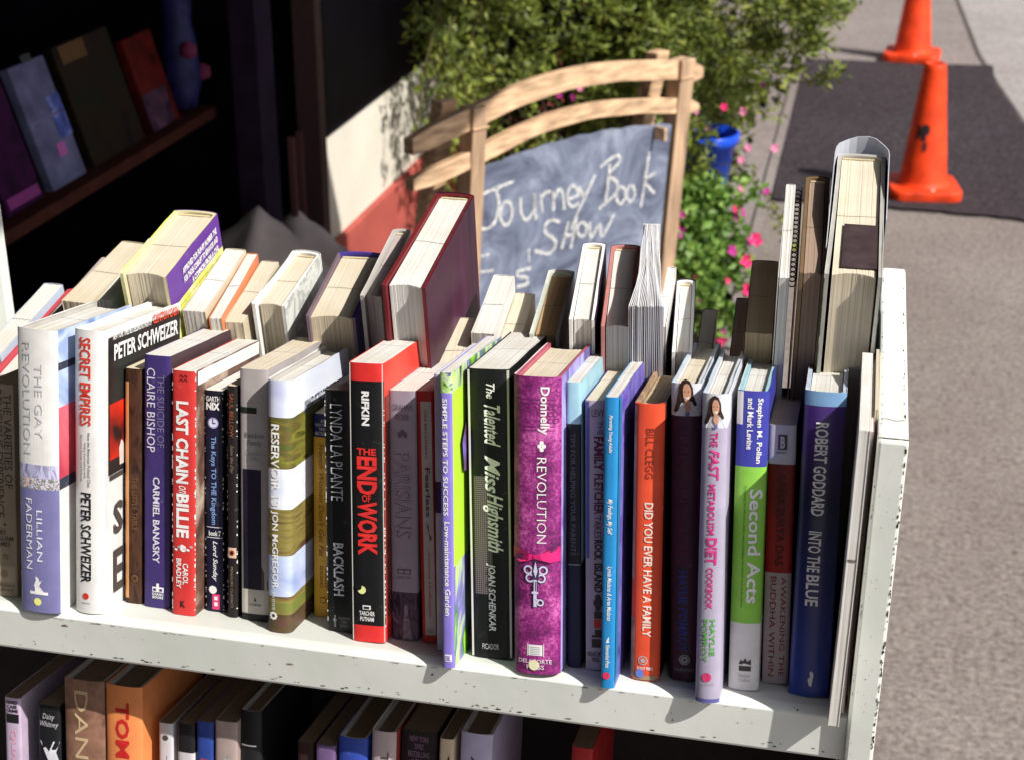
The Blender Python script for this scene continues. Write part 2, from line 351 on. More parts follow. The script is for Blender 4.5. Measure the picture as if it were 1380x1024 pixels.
# fresh asphalt patch with a ragged edge
pp = []
edge = [(-.27, 7.88), (0, 7.9), (.3, 7.9), (.625, 7.93), (.63, 7.5), (.69, 6.8), (.85, 6.18), (1.12, 5.66), (1.5, 5.4), (1.6, 5.2), (1.1, 5.26), (.75, 5.34), (.6, 5.41), (.35, 5.44), (.2, 5.44), (0, 5.46), (-.27, 5.46)]
for i in range(len(edge)):
    (xa, ya), (xb, yb) = edge[i], edge[(i + 1) % len(edge)]
    for k in range(6):
        f = k / 6; pp.append((xa + (xb - xa) * f + random.uniform(-.006, .006), ya + (yb - ya) * f + random.uniform(-.010, .010), .012))
structure('asphalt_patch', MB().face(pp[::-1]), G_PATCH)

# ---- shop building on the left
STUC = M('stucco', srgb(212, 206, 192), .85, .06, 5, bump=.6, bscale=90)
REDB = M('red_plinth', (.40, .088, .070), .7, .12, 8, bump=.5, bscale=60)
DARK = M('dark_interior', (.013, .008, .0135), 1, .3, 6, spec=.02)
PURP = M('dark_purple_paint', (.022, .013, .028), .8, .2, 12, spec=.05)
shop = empty('shop_building', (-1.5, 3, 0), 'shop front with white stucco wall, red base and deep dark display recess', 'building')
def child(b, name, mat, parent=shop, **k):
    o = b.build(name, mat, parent, **k); o.matrix_parent_inverse = parent.matrix_world.inverted(); return o
child(MB().box(-1.30, 3.52, 0, -1.254, 12, 2.19), 'wall', STUC)
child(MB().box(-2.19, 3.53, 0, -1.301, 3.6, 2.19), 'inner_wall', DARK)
child(MB().box(-1.2539, 3.515, 0, -1.236, 12, .40), 'red_base', REDB, bevel=.004)
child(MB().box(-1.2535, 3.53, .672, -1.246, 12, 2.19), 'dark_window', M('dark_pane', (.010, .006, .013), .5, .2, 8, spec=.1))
child(MB().box(-1.3015, 3.475, 0, -1.245, 3.519, 2.19), 'corner_trim', M('trim_brown', (.055, .03, .028), .6))
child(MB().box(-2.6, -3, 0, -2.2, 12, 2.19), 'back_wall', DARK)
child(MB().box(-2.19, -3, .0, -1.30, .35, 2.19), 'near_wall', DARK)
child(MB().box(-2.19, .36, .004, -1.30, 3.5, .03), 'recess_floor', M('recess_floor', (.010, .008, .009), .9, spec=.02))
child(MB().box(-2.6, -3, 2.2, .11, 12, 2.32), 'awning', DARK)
child(MB().box(.1105, 1.9, 2.2, .44, 2.86, 2.32), 'added_shade_slab', DARK)  # unseen slab added only to keep the cloth heap in shade
child(MB().box(-1.36, 3.24, .03, -1.30, 3.34, 2.19), 'post', PURP)
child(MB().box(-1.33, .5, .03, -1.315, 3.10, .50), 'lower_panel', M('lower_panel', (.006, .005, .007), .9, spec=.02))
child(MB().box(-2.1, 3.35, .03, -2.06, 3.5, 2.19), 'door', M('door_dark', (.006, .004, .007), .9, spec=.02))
for y in (3.40, 3.455): child(MB().box(-1.30, y, .03, -1.285, y + .010, .70), 'baluster', M('baluster', (.12, .05, .05), .5))
SHX = -1.40
child(MB().box(-1.62, 1.6, .785, SHX, 3.23, .81), 'display_shelf', M('shelf_wood', (.045, .014, .010), .7, .2, 20), bevel=.003)
def leaner(name, label, cat, y0, y1, z0, z1, mats, thick=.02, shape=None):
    """a thing propped on the display shelf, leaning back"""
    r = empty(name, (SHX - .03, y0, z0), label, cat); th = R(16)
    T = Matrix.Rotation(-th, 4, 'Y')
    b = MB().box(-thick, 0, 0, 0, y1 - y0, (z1 - z0), 0); b.v = [tuple(T @ Vector(v)) for v in b.v]
    b.build('front_board' if shape is None else shape, mats[0], r, bevel=.002)
    return r, T
r, T = leaner('pale_folder', 'pale lavender box with dark slot leaning on the shop display shelf', 'box', 2.535, 2.665, .812, 1.045, [M('lavender_card', (.115, .115, .21), .7, .25, 18)])
def onb(y0, z0, y1, z1, mat, nm):
    b = MB().face([tuple(T @ Vector((.0012, y, z))) for y, z in ((y0, z0), (y1, z0), (y1, z1), (y0, z1))]); b.build(nm, mat, r)
onb(.05, .232, .085, .246, BLK(), 'slot'); onb(0, .125, .13, .129, M('fold', (.14, .12, .26), .7), 'fold_line')
onb(.085, .08, .131, .16, PIC('blueblot', [(.02, .03, .15), (.05, .08, .35), (.3, .3, .55)], 30), 'blue_print'); onb(.06, .05, .09, .075, M('pinkblot', (.4, .1, .35), .7), 'pink_print')
r, T = leaner('magenta_box', 'dark magenta box at the near end of the shop display shelf', 'box', 2.37, 2.50, .812, 1.03, [PIC('magenta_pic', [(.012, .002, .015), (.035, .003, .035), (.008, .004, .01)], 14)]); onb(.01, .01, .12, .03, M('magline', (.2, .02, .15), .6), 'printed_band')
r, T = leaner('dark_card', 'dark brown picture card behind the pale box in the shop display', 'card', 2.70, 2.93, .812, 1.05, [PIC('darkcard', [(.006, .006, .006), (.02, .01, .006), (.008, .012, .006)], 12)]); onb(.02, .2, .12, .235, M('ochre', (.09, .04, .01), .7), 'ochre_print')
r, T = leaner('red_box', 'tall red and mauve box standing right of centre in the shop display', 'box', 2.97, 3.105, .812, 1.01, [PIC('redbox', [(.012, .004, .004), (.09, .008, .006), (.04, .008, .008)], 9, dist=0)]); onb(0, 0.001, .11, .08, PIC('mauvebox', [(.02, .01, .02), (.09, .04, .07)], 25), 'mauve_print')
for k_ in ('darkcard', 'lavender_card', 'magenta_pic', 'redbox', 'mauvebox', 'shelf_wood'):
    MC[k_].node_tree.nodes['Principled BSDF'].inputs['Specular IOR Level'].default_value = .04
r = empty('blue_figure', (SHX - .05, 3.17, .812), 'blue stuffed toy propped at the far end of the shop display shelf', 'toy')
b = MB()
b.lathe([(0.001, 0), (.03, .01), (.042, .06), (.040, .14), (.03, .2), (.036, .25), (.045, .29), (.036, .335), (.001, .355)], 14)
b.build('body', PIC('bluetoy', [(.006, .007, .03), (.013, .015, .08), (.025, .025, .09)], 25), r, smooth=True)
MB().lathe([(0.001, 0), (.018, .01), (.018, .03), (.001, .04)], 10, (.035, -.03, .12)).build('paw', M('toyred', (.12, .015, .05), .8), r, smooth=True)
MB().lathe([(0.001, 0), (.018, .01), (.018, .03), (.001, .04)], 10, (.035, .035, .06)).build('paw', M('toyred', (.12, .015, .05), .8), r, smooth=True)
# crumpled cloth heap
hm = M('grey_cloth', (.52, .45, .43), .9, .12, 9)
rt = empty('cloth_heap', (-1.30, 3.22, .03), 'crumpled grey cloth heap with two peaks in shade behind the books', 'cloth')
b = MB(); rows = []
for i in range(31):
    row = []
    for j in range(41):
        y = -.42 + .72 * j / 40; x = -.28 + .56 * i / 30
        z = max(.57 * (1 - abs(y + .02) / .46) - abs(x) * .9, .50 * (1 - abs(y - .19) / .30) - abs(x - .01) * .9, .002)
        z += .010 * abs(math.sin(26 * y + 40 * x)) + .006 * math.sin(61 * y - 31 * x)
        row.append((x, y, max(.002, z)))
    rows.append(row)
b.grid(rows).build('cloth', hm, rt, smooth=True)

# ------------------------------------------------------------------ chalkboard A-frame sign
sU = Vector((.53, .85, 0)).normalized(); sN = Vector((sU.y, -sU.x, 0)); P1 = Vector((-.7300, 2.9670, 0))
def WOOD(name, c):
    m = M(name, c, .65, .22, 14, bump=.35, stretch=(1, 1, 1)); return m
wood_a = M('sign_wood', (.58, .385, .235), .7, .32, 60, bump=.3, stretch=(.25, 1.2, 1.2)); wood_b = M('sign_wood_grey', (.46, .31, .20), .75, .30, 50, bump=.35, stretch=(1, 1, .12))
sign = empty('chalkboard_sign', frame(sU, -sN, Vector((0, 0, 1)), P1), 'wooden A-frame chalkboard sign with arched top rails standing behind the cart', 'sign')
# local: x along the board, y away from the viewer, z up
def sbox(name, x0, x1, y0, y1, zb, zt, lean, mat, bev=.003):
    """upright whose foot is displaced by lean in y"""
    b = MB(); P = []
    for z in (zb, zt):
        o = lean * (1 - (z / .9))
        P += [(x0, y0 + o, z), (x1, y0 + o, z), (x1, y1 + o, z), (x0, y1 + o, z)]
    b.v = P; b.f = [(0, 3, 2, 1), (4, 5, 6, 7), (0, 1, 5, 4), (1, 2, 6, 5), (2, 3, 7, 6), (3, 0, 4, 7)]; b.m = [0] * 6
    return b.build(name, mat, sign, bevel=bev)
LB = .06
sbox('post', -.012, .026, 0, .042, .005, .905, LB, wood_b); sbox('post', .642, .690, 0, .042, .005, .901, LB, wood_b)
MB().box(-.0135, -.001, .861, .0295, .0435, .864).build('post_band', wood_a, sign); MB().box(.6405, -.001, .858, .6915, .0435, .862).build('post_band', wood_a, sign)
sbox('post', .002, .046, .105, .14, .005, .897, .20, wood_a); sbox('post', .682, .728, .105, .14, .005, .897, .20, wood_a)
def rail(pts, wd, y0, y1, mat):
    b = MB(); P = []
    V = [Vector(p) for p in pts]
    for i in range(len(V) - 1):
        p0 = V[max(0, i - 1)]; p1 = V[i]; p2 = V[i + 1]; p3 = V[min(len(V) - 1, i + 2)]
        for k in range(6):
            f = k / 6; P.append(.5 * ((2 * p1) + (p2 - p0) * f + (2 * p0 - 5 * p1 + 4 * p2 - p3) * f * f + (3 * p1 - p0 - 3 * p2 + p3) * f ** 3))
    P.append(V[-1]); rows = []
    for i, p in enumerate(P):
        u, z = p; tp = wd / 2 * min(1, .7 + .3 * (u - P[0].x) / .05) * min(1, .5 + .5 * (P[-1].x - u) / .03); wob = .0008 * math.sin(u * 37 + wd * 900)
        rows.append([(u, y0, z - tp + wob), (u, y1, z - tp + wob), (u, y1, z + tp - .004), (u, y0, z + tp)])
    b.grid(rows, 0, True); b.face(rows[0]); b.face(rows[-1][::-1]); return b.build('curved_rail', mat, sign, bevel=.002)
rail([(-.165, .855), (0, .883), (.15, .907), (.28, .915), (.42, .909), (.60, .886), (.735, .860)], .046, .012, .040, wood_a)
rail([(-.165, .778), (0, .799), (.15, .826), (.28, .836), (.42, .830), (.60, .805), (.725, .780)], .036, .012, .038, wood_a)
sbox('lower_rail', -.005, .66, .004, .03, .22, .26, LB, wood_a)
# board
def board_mat():
    m, t, p = _new('chalkboard'); N = t.nodes; L = t.links; tc = N.new('ShaderNodeTexCoord')
    a = N.new('ShaderNodeTexNoise'); a.inputs['Scale'].default_value = 7; a.inputs['Detail'].default_value = 9; a.inputs['Roughness'].default_value = .7; a.inputs['Distortion'].default_value = 1.2; L.new(tc.outputs['Object'], a.inputs[0])
    r = N.new('ShaderNodeValToRGB'); e = r.color_ramp.elements; e[0].position = .36; e[0].color = (.060, .070, .115, 1); e[1].position = .72; e[1].color = (.34, .37, .46, 1); q = e.new(.52); q.color = (.15, .175, .25, 1)
    L.new(a.outputs[0], r.inputs[0]); L.new(r.outputs[0], p.inputs['Base Color']); p.inputs['Roughness'].default_value = .8; return m
b = MB(); rows = []
for i in range(19):
    u = .012 + .616 * i / 18; zt = .757 + .016 * (1 - u / .62) + .022 * (1 - ((u - .32) / .31) ** 2) + .002 * math.sin(i * 2.3)
    rows.append([(u, .004 + LB * (1 - z / .9) + o, z) for z, o in ((.2, 0), (zt, 0), (zt, .008), (.2, .008))])
b.grid(rows, 0, True); b.build('chalkboard', board_mat(), sign)
chalk = M('chalk', (.54, .57, .65), .95, .75, 380)
CH = [[(0.0171, 0.7189), (0.0635, 0.7244), (0.1146, 0.728)], [(0.0611, 0.7277), (0.0713, 0.6999), (0.0736, 0.6763), (0.0634, 0.6497), (0.0399, 0.6406), (0.0129, 0.6543)], [(0.0973, 0.6884), (0.1061, 0.683), (0.1126, 0.6721), (0.115, 0.6584), (0.1127, 0.6457), (0.1063, 0.6375), (0.0975, 0.636), (0.0887, 0.6416), (0.0823, 0.6526), (0.08, 0.6662), (0.0823, 0.6787), (0.0886, 0.6869), (0.0973, 0.6884)], [(0.1389, 0.6881), (0.1416, 0.6554), (0.1532, 0.6363), (0.1679, 0.6347), (0.1817, 0.6524), (0.1795, 0.6882)], [(0.1795, 0.6882), (0.185, 0.6516), (0.1912, 0.6253)], [(0.2002, 0.6838), (0.2047, 0.6591), (0.2101, 0.6371)], [(0.2029, 0.6684), (0.2127, 0.6811), (0.2335, 0.6814)], [(0.2394, 0.6784), (0.2446, 0.6354)], [(0.2424, 0.6599), (0.2563, 0.6789), (0.2692, 0.669), (0.2788, 0.6296)], [(0.2876, 0.6519), (0.3204, 0.6539), (0.3129, 0.6718), (0.298, 0.6797), (0.2864, 0.6666), (0.2904, 0.644), (0.3055, 0.6304), (0.3262, 0.6344)], [(0.3233, 0.6726), (0.3325, 0.6555), (0.3434, 0.644)], [(0.3727, 0.6883), (0.346, 0.6465), (0.3251, 0.6145), (0.3045, 0.5762)], [(0.388, 0.7034), (0.4187, 0.7155), (0.4456, 0.7193), (0.4536, 0.7037), (0.4203, 0.6798), (0.4504, 0.6551), (0.4453, 0.6283), (0.3946, 0.6052)], [(0.4192, 0.7044), (0.4186, 0.6556), (0.4144, 0.607)], [(0.4657, 0.642), (0.4737, 0.6376), (0.4799, 0.629), (0.4826, 0.6184), (0.481, 0.6087), (0.4755, 0.6026), (0.4677, 0.6016), (0.4596, 0.606), (0.4535, 0.6147), (0.4509, 0.6252), (0.4525, 0.6348), (0.4579, 0.641), (0.4657, 0.642)], [(0.5002, 0.6372), (0.5079, 0.6331), (0.5138, 0.625), (0.5164, 0.615), (0.5148, 0.6058), (0.5097, 0.6), (0.5022, 0.5991), (0.4945, 0.6033), (0.4886, 0.6115), (0.4861, 0.6214), (0.4877, 0.6305), (0.4928, 0.6363), (0.5002, 0.6372)], [(0.5554, 0.7054), (0.5498, 0.6407), (0.5422, 0.5757)], [(0.5855, 0.6505), (0.55, 0.6375), (0.5887, 0.5995)], [(0.2666, 0.6033), (0.2391, 0.6144), (0.2207, 0.6065), (0.2244, 0.5876), (0.252, 0.5677), (0.2576, 0.5492), (0.2365, 0.5371), (0.1914, 0.5554)], [(0.2952, 0.598), (0.2873, 0.5679), (0.2786, 0.538)], [(0.322, 0.6029), (0.3161, 0.5674), (0.3084, 0.5308)], [(0.283, 0.5659), (0.3179, 0.5638)], [(0.3419, 0.5849), (0.35, 0.5809), (0.3561, 0.5736), (0.3586, 0.5649), (0.3567, 0.5573), (0.351, 0.5527), (0.343, 0.5524), (0.3349, 0.5564), (0.3289, 0.5638), (0.3265, 0.5724), (0.3283, 0.58), (0.334, 0.5845), (0.3419, 0.5849)], [(0.366, 0.5806), (0.3764, 0.5407), (0.4006, 0.5677), (0.4138, 0.5351), (0.4502, 0.5816)], [(0.0531, 0.5808), (0.0241, 0.582), (0.0123, 0.5685), (0.02, 0.5501), (0.0674, 0.5416)], [(0.1729, 0.5647), (0.1758, 0.5337)], [(0.1836, 0.5165), (0.1445, 0.5197), (0.1438, 0.5077), (0.1721, 0.4968), (0.1723, 0.482), (0.1407, 0.4847)]]
for si, st in enumerate(CH):
    b = MB(); faint = si in (len(CH) - 3, len(CH) - 2); wd = .0042 if not faint else .003; L_ = []; Rr = []
    P = []
    for i in range(len(st) - 1):           # Catmull-Rom through the stroke
        p0 = Vector(st[max(0, i - 1)]); p1 = Vector(st[i]); p2 = Vector(st[i + 1]); p3 = Vector(st[min(len(st) - 1, i + 2)])
        for k in range(6):
            f = k / 6; P.append(.5 * ((2 * p1) + (p2 - p0) * f + (2 * p0 - 5 * p1 + 4 * p2 - p3) * f * f + (3 * p1 - p0 - 3 * p2 + p3) * f ** 3))
    P.append(Vector(st[-1])); rows = []
    for i, p in enumerate(P):
        d = (P[min(i + 1, len(P) - 1)] - P[max(i - 1, 0)]); d = d.normalized() if d.length > 1e-6 else Vector((1, 0)); nrm = Vector((-d.y, d.x)) * wd * random.uniform(.7, 1.15)
        rows.append([(q.x, .0035 + LB * (1 - q.y / .9) - .0006, q.y) for q in (p - nrm, p + nrm)])
    b.grid(rows).build('chalk_stroke', chalk, sign)
MB().box(.563, -.02, .735, .570, .010, .765).build('clothes_peg', wood_a, sign)

# ------------------------------------------------------------------ traffic cones
def cone(x, y, hgt, base, label, rz, marked):
    r = empty('traffic_cone', Matrix.Translation((x, y, .012)) @ Matrix.Rotation(rz, 4, 'Z'), label, 'traffic cone', 'orange traffic cones guarding the asphalt patch')
    om = M('cone_orange', (.74, .052, .008), .5, .22, 14, scuff=.25); hb = base / 2; b = MB(); rows = []
    for z, k in ((0, .99), (.006, 1), (.026, 1), (.036, .965)):
        row = []
        for q in range(4):
            for a in range(5):
                an = q * math.pi / 2 + a * math.pi / 8; cr = .045
                cx = (hb - cr) * (1 if q in (0, 3) else -1); cy = (hb - cr) * (1 if q < 2 else -1)
                row.append(((cx + cr * math.cos(an)) * k, (cy + cr * math.sin(an)) * k, z))
        rows.append(row)
    b.grid(rows, 0, True); b.face(rows[-1]); b.build('base', om, r, smooth=False, bevel=.003)
    rb = base * .335
    MB().lathe([(rb + .012, .0365), (rb + .004, .042), (rb - .002, .055), (.040, hgt - .02), (.037, hgt - .004), (.032, hgt), (.028, hgt - .01), (.028, hgt - .05)], 40).build('cone_body', om, r, smooth=True)
    MB().lathe([(.0001, .003), (.006, .003), (.007, 0)], 12, (hb * .15, -hb * .82, .036)).build('rivet', M('rivet', (.6, .5, .45), .4), r, smooth=True)
    if marked:
        bk = M('stencil_black', (.03, .02, .025), .6)
        def onc(a, c, a0=-1.95, a1=-1.35, z0=.20, z1=.27):
            z = z0 + (z1 - z0) * c; rr = rb - .002 + (.040 - rb + .002) * (z - .055) / (hgt - .075) + .0015; an = a0 + (a1 - a0) * a - rz
            return (rr * math.cos(an), rr * math.sin(an), z)
        lettering('MP', lambda a, c: onc(a, c, -2.25, -1.50, .205, .262), bk, r, offset=.07); lettering('I', lambda a, c: onc(a, c, -1.78, -1.62, .170, .200), bk, r, offset=.05)
    return r
cone(.256, 5.66, .470, .255, 'near orange traffic cone with black stencil mark, behind the tallest book', R(8), True)
cone(.245, 8.02, .50, .27, 'far orange traffic cone cropped by the top edge of the picture', R(-5), False)

# ------------------------------------------------------------------ plants
def leaf_mat(name, cols):
    m, t, p = _new(name); N = t.nodes; L = t.links; g = N.new('ShaderNodeNewGeometry'); r = N.new('ShaderNodeValToRGB'); e = r.color_ramp.elements
    e[0].color = cols[0] + (1,); e[1].color = cols[-1] + (1,)
    for i in range(1, len(cols) - 1): q = e.new(i / (len(cols) - 1)); q.color = cols[i] + (1,)
    L.new(g.outputs['Random Per Island'], r.inputs[0]); L.new(r.outputs[0], p.inputs['Base Color']); p.inputs['Roughness'].default_value = .55
    tr = N.new('ShaderNodeBsdfTranslucent'); L.new(r.outputs[0], tr.inputs[0]); mx = N.new('ShaderNodeMixShader'); mx.inputs[0].default_value = .3
    L.new(p.outputs[0], mx.inputs[1]); L.new(tr.outputs[0], mx.inputs[2]); L.new(mx.outputs[0], N['Material Output'].inputs[0]); return m
LM = leaf_mat('shrub_leaf', [(.045, .065, .012), (.13, .18, .022), (.28, .34, .05), (.09, .13, .022), (.37, .39, .07)])
LM2 = leaf_mat('petunia_leaf', [(.07, .15, .03), (.17, .32, .05), (.26, .40, .08), (.10, .20, .04)])
def leafs(name, mat, parent, clumps, n, lw, ll, droop=0):
    b = MB()
    for (cx, cy, cz, rx, ry, rz) in clumps:
        for k in range(n):
            d = Vector((random.gauss(0, 1), random.gauss(0, 1), random.gauss(0, 1))).normalized() * random.uniform(.35, 1) ** .6
            c = Vector((cx + d.x * rx, cy + d.y * ry, cz + d.z * rz)); a = Vector((random.gauss(0, 1), random.gauss(0, 1), random.gauss(-droop, .8))).normalized()
            w = a.cross(Vector((random.gauss(0, 1), random.gauss(0, 1), random.gauss(0, 1)))).normalized(); l = ll * random.uniform(.6, 1.3); q = lw * random.uniform(.6, 1.2)
            nn = a.cross(w) * q * .4
            i = len(b.v); b.v += [tuple(c), tuple(c + a * l * .45 + w * q + nn), tuple(c + a * l), tuple(c + a * l * .45 - w * q + nn)]; b.f += [(i, i + 1, i + 2), (i, i + 2, i + 3)]; b.m += [0, 0]
    return tag(b.build(name, mat, parent), kind='stuff')
def flower(parent, p, r, mat, nrm=None):
    b = MB(); n = Vector(nrm or (.4, -.8, .4)).normalized(); u = n.cross(Vector((0, 0, 1))).normalized(); v = n.cross(u); p = Vector(p)
    for k in range(5):
        a = 2 * math.pi * k / 5 + random.random() * .4; d = u * math.cos(a) + v * math.sin(a); e = n.cross(d)
        b.face([p - n * r * .3, p + d * r * .6 + e * r * .42 + n * r * .2, p + d * r * 1.05 + n * r * .1, p + d * r * .6 - e * r * .42 + n * r * .2])
    return b.build('flower', mat, parent)
PINK = M('petal_pink', (.70, .03, .16), .6, .2, 60); PINK2 = M('petal_magenta', (.45, .03, .25), .6, .2, 60); PINK3 = M('petal_pale', (.65, .22, .36), .6)
shrub = empty('flowering_shrub', (-.7, 4.5, 0), 'big loose green shrub with small pink flowers behind the chalkboard sign', 'shrub')
inv = Matrix.Translation((.7, -4.5, 0))
def local(cl, o): return [(c[0] - o[0], c[1] - o[1], c[2] - o[2]) + tuple(c[3:]) for c in cl]
cl = []
random.seed(21)
for k in range(135):
    x = random.uniform(-1.18, -.28); z = random.uniform(.30, 1.15); y = 4.55 + random.uniform(-.32, .35) + .15 * (x + .7)
    if x < -.98 and z < .74: continue
    cl.append((x, y, z, random.uniform(.05, .10), random.uniform(.05, .09), random.uniform(.05, .11)))
for k in range(20):   # right, looser shoulder
    f = random.random(); cl.append((-.33 + .26 * f, 4.35 + random.uniform(-.2, .2), .62 + .30 * random.random() + .08 * f, .05, .05, .035))
cl += [(random.uniform(-.50, -.34), random.uniform(4.02, 4.12), random.uniform(.42, .66), .05, .03, .05) for k in range(9)]
leafs('foliage', LM, shrub, local(cl, (.7 * -1, 4.5, 0)), 105, .0055, .036)
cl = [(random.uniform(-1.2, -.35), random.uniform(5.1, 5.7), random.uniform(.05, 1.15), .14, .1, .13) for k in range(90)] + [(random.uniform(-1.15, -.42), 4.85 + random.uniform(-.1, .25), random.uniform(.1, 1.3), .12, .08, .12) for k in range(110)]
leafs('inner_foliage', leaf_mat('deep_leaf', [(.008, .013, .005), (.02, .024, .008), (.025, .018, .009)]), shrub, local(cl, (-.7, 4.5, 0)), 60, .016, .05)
b = MB()
for k in range(26):
    x = random.uniform(-.4, .35); z = random.uniform(.25, .9); b.tube([(0, .1, .02), (x * .5, .05, z * .5), (x, random.uniform(-.2, .2), z)], [.008, .005, .002], 5)
b.build('branches', M('bark', (.07, .045, .03), .8), shrub)
twigs = [((.28, -.1, .50), (.42, -.25, .44), (.50, -.38, .40), (.56, -.46, .33)), ((.26, -.1, .42), (.36, -.3, .30), (.45, -.5, .2), (.5, -.6, .12)), ((.35, -.1, .75), (.5, -.1, .80), (.62, -.15, .86), (.66, -.15, .90)), ((.3, 0, .62), (.45, -.1, .66), (.6, -.2, .70), (.64, -.25, .74))]
for tw in twigs:
    b = MB().tube(tw, [.004, .003, .002, .001], 5); b.build('twig', M('twig', (.10, .09, .03), .8), shrub)
    cc = [(p[0], p[1], p[2], .03, .03, .025) for p in tw[1:]] + [((tw[2][0] + tw[3][0]) / 2, (tw[2][1] + tw[3][1]) / 2, (tw[2][2] + tw[3][2]) / 2, .03, .03, .02)]
    leafs('twig_leaves', LM, shrub, cc, 26, .006, .026)
for k in range(20):
    x = random.choice([random.uniform(.2, .5), random.uniform(-.1, .45)]); flower(shrub, (x, -.35 + random.uniform(-.05, .15), random.uniform(.05, .45) + .28), random.uniform(.008, .014), random.choice([PINK, PINK2, PINK3]))
wall_plant = empty('climbing_plant', (-1.2, 4.6, 0), 'thin climbing plant hanging over the white and red shop wall', 'plant')
b = MB(); cc = []
for k in range(34):
    y = random.uniform(-.72, .2); x = random.uniform(.04, .16) + max(0, y) * .3; z0 = random.uniform(.75, 1.1); L0 = random.uniform(.15, .55)
    pts = [(x + .03 * math.sin(i + k), y + .04 * math.sin(i * .8 + k), z0 - L0 * i / 4) for i in range(5)]; b.tube(pts, .003, 4)
    cc += [(p[0], p[1], p[2], .035, .035, .05) for p in pts]
b.build('stems', M('twig', (.10, .09, .03), .8), wall_plant)
leafs('foliage', LM, wall_plant, cc, 15, .008, .035, 1)
# blue pot
pot = empty('blue_pot', (-.40, 4.22, .36), 'bright blue flower pot above the petunias beside the sign', 'flower pot')
MB().lathe([(.0001, 0), (.055, 0), (.062, .01), (.085, .17), (.094, .172), (.096, .2), (.088, .203), (.082, .18)], 28).build('pot', M('blue_glaze', (.010, .07, .62), .25, .1, 20), pot, smooth=True)
st = empty('pot_stand', (-.40, 4.22, 0), 'dark square plinth under the blue flower pot', 'plinth'); MB().box(-.07, -.07, .004, .07, .07, .36).build('plinth', M('dark_plinth', (.03, .025, .03), .7), st, bevel=.005)
pet = empty('petunia_planter', (-.40, 3.98, 0), 'low bushy planter of green leaves and pink petunias right of the sign', 'plant')
MB().lathe([(.0001, .005), (.085, .005), (.11, .15), (.12, .155), (.118, .17)], 24).build('pot', M('dark_pot', (.05, .03, .03), .7), pet, smooth=True)
cl = [(random.gauss(-0.005, .062), random.gauss(-.02, .055), random.uniform(.10, .47), .05, .05, .04) for k in range(95)]
leafs('foliage', LM2, pet, cl, 55, .012, .030)
for k in range(22):
    a = random.uniform(-2.6, .4); z = random.uniform(.1, .44); rr = .135 + random.uniform(-.02, .03)
    flower(pet, (rr * math.cos(a), rr * math.sin(a) * .8 - .02, z), random.uniform(.010, .017), random.choice([PINK, PINK, PINK2]), (math.cos(a), math.sin(a), .4))
for (x, z) in ((.155, .30), (.175, .36), (.165, .22), (.15, .16), (.10, .075)): flower(pet, (x, -.06, z), .02, PINK)

# ================================================================== BOOK CART
def cart_paint():
    m, t, p = _new('cart_paint'); N = t.nodes; L = t.links; tc = N.new('ShaderNodeTexCoord')
    a = N.new('ShaderNodeTexNoise'); a.inputs['Scale'].default_value = 9; a.inputs['Detail'].default_value = 6; L.new(tc.outputs['Object'], a.inputs[0])
    r = N.new('ShaderNodeValToRGB'); e = r.color_ramp.elements; e[0].position = .3; e[0].color = (.58, .605, .555, 1); e[1].position = .62; e[1].color = (.68, .70, .655, 1)
    L.new(a.outputs[0], r.inputs[0])
    # small rust specks and scratches
    n2 = N.new('ShaderNodeTexNoise'); n2.inputs['Scale'].default_value = 210; n2.inputs['Detail'].default_value = 3; L.new(tc.outputs['Object'], n2.inputs[0])
    n3 = N.new('ShaderNodeTexNoise'); n3.inputs['Scale'].default_value = 16; n3.inputs['Detail'].default_value = 3; L.new(tc.outputs['Object'], n3.inputs[0])
    ad = N.new('ShaderNodeMath'); ad.operation = 'MULTIPLY'; L.new(n2.outputs[0], ad.inputs[0]); L.new(n3.outputs[0], ad.inputs[1])
    r2 = N.new('ShaderNodeValToRGB'); q = r2.color_ramp.elements; q[0].position = .445; q[0].color = (0, 0, 0, 1); q[1].position = .46; q[1].color = (1, 1, 1, 1)
    L.new(ad.outputs[0], r2.inputs[0]); mx = N.new('ShaderNodeMixRGB'); L.new(r2.outputs[0], mx.inputs[0]); L.new(r.outputs[0], mx.inputs[1]); mx.inputs[2].default_value = (.11, .07, .05, 1)
    L.new(mx.outputs[0], p.inputs['Base Color']); p.inputs['Roughness'].default_value = .42
    n4 = N.new('ShaderNodeTexNoise'); n4.inputs['Scale'].default_value = 60; n4.inputs['Detail'].default_value = 4; L.new(tc.outputs['Object'], n4.inputs[0])
    b = N.new('ShaderNodeBump'); b.inputs['Strength'].default_value = .12; b.inputs['Distance'].default_value = .002; L.new(n4.outputs[0], b.inputs['Height']); L.new(b.outputs[0], p.inputs['Normal'])
    return m
PAINT = cart_paint(); RUST = M('rusty_chip', (.060, .032, .022), .8, .3, 200); BAREW = M('chip_brown', (.30, .18, .09), .8, .3, 90)
cart = empty('book_cart', (-.4, 1.16, 0), 'pale grey green metal book cart with sloping shelves and chipped paint', 'book cart')
def cpart(b, name, mat, **k):
    o = b.build(name, mat, cart, **k); o.matrix_parent_inverse = cart.matrix_world.inverted(); return o
XL, XR = -.8125, .0335
ZB = .9230
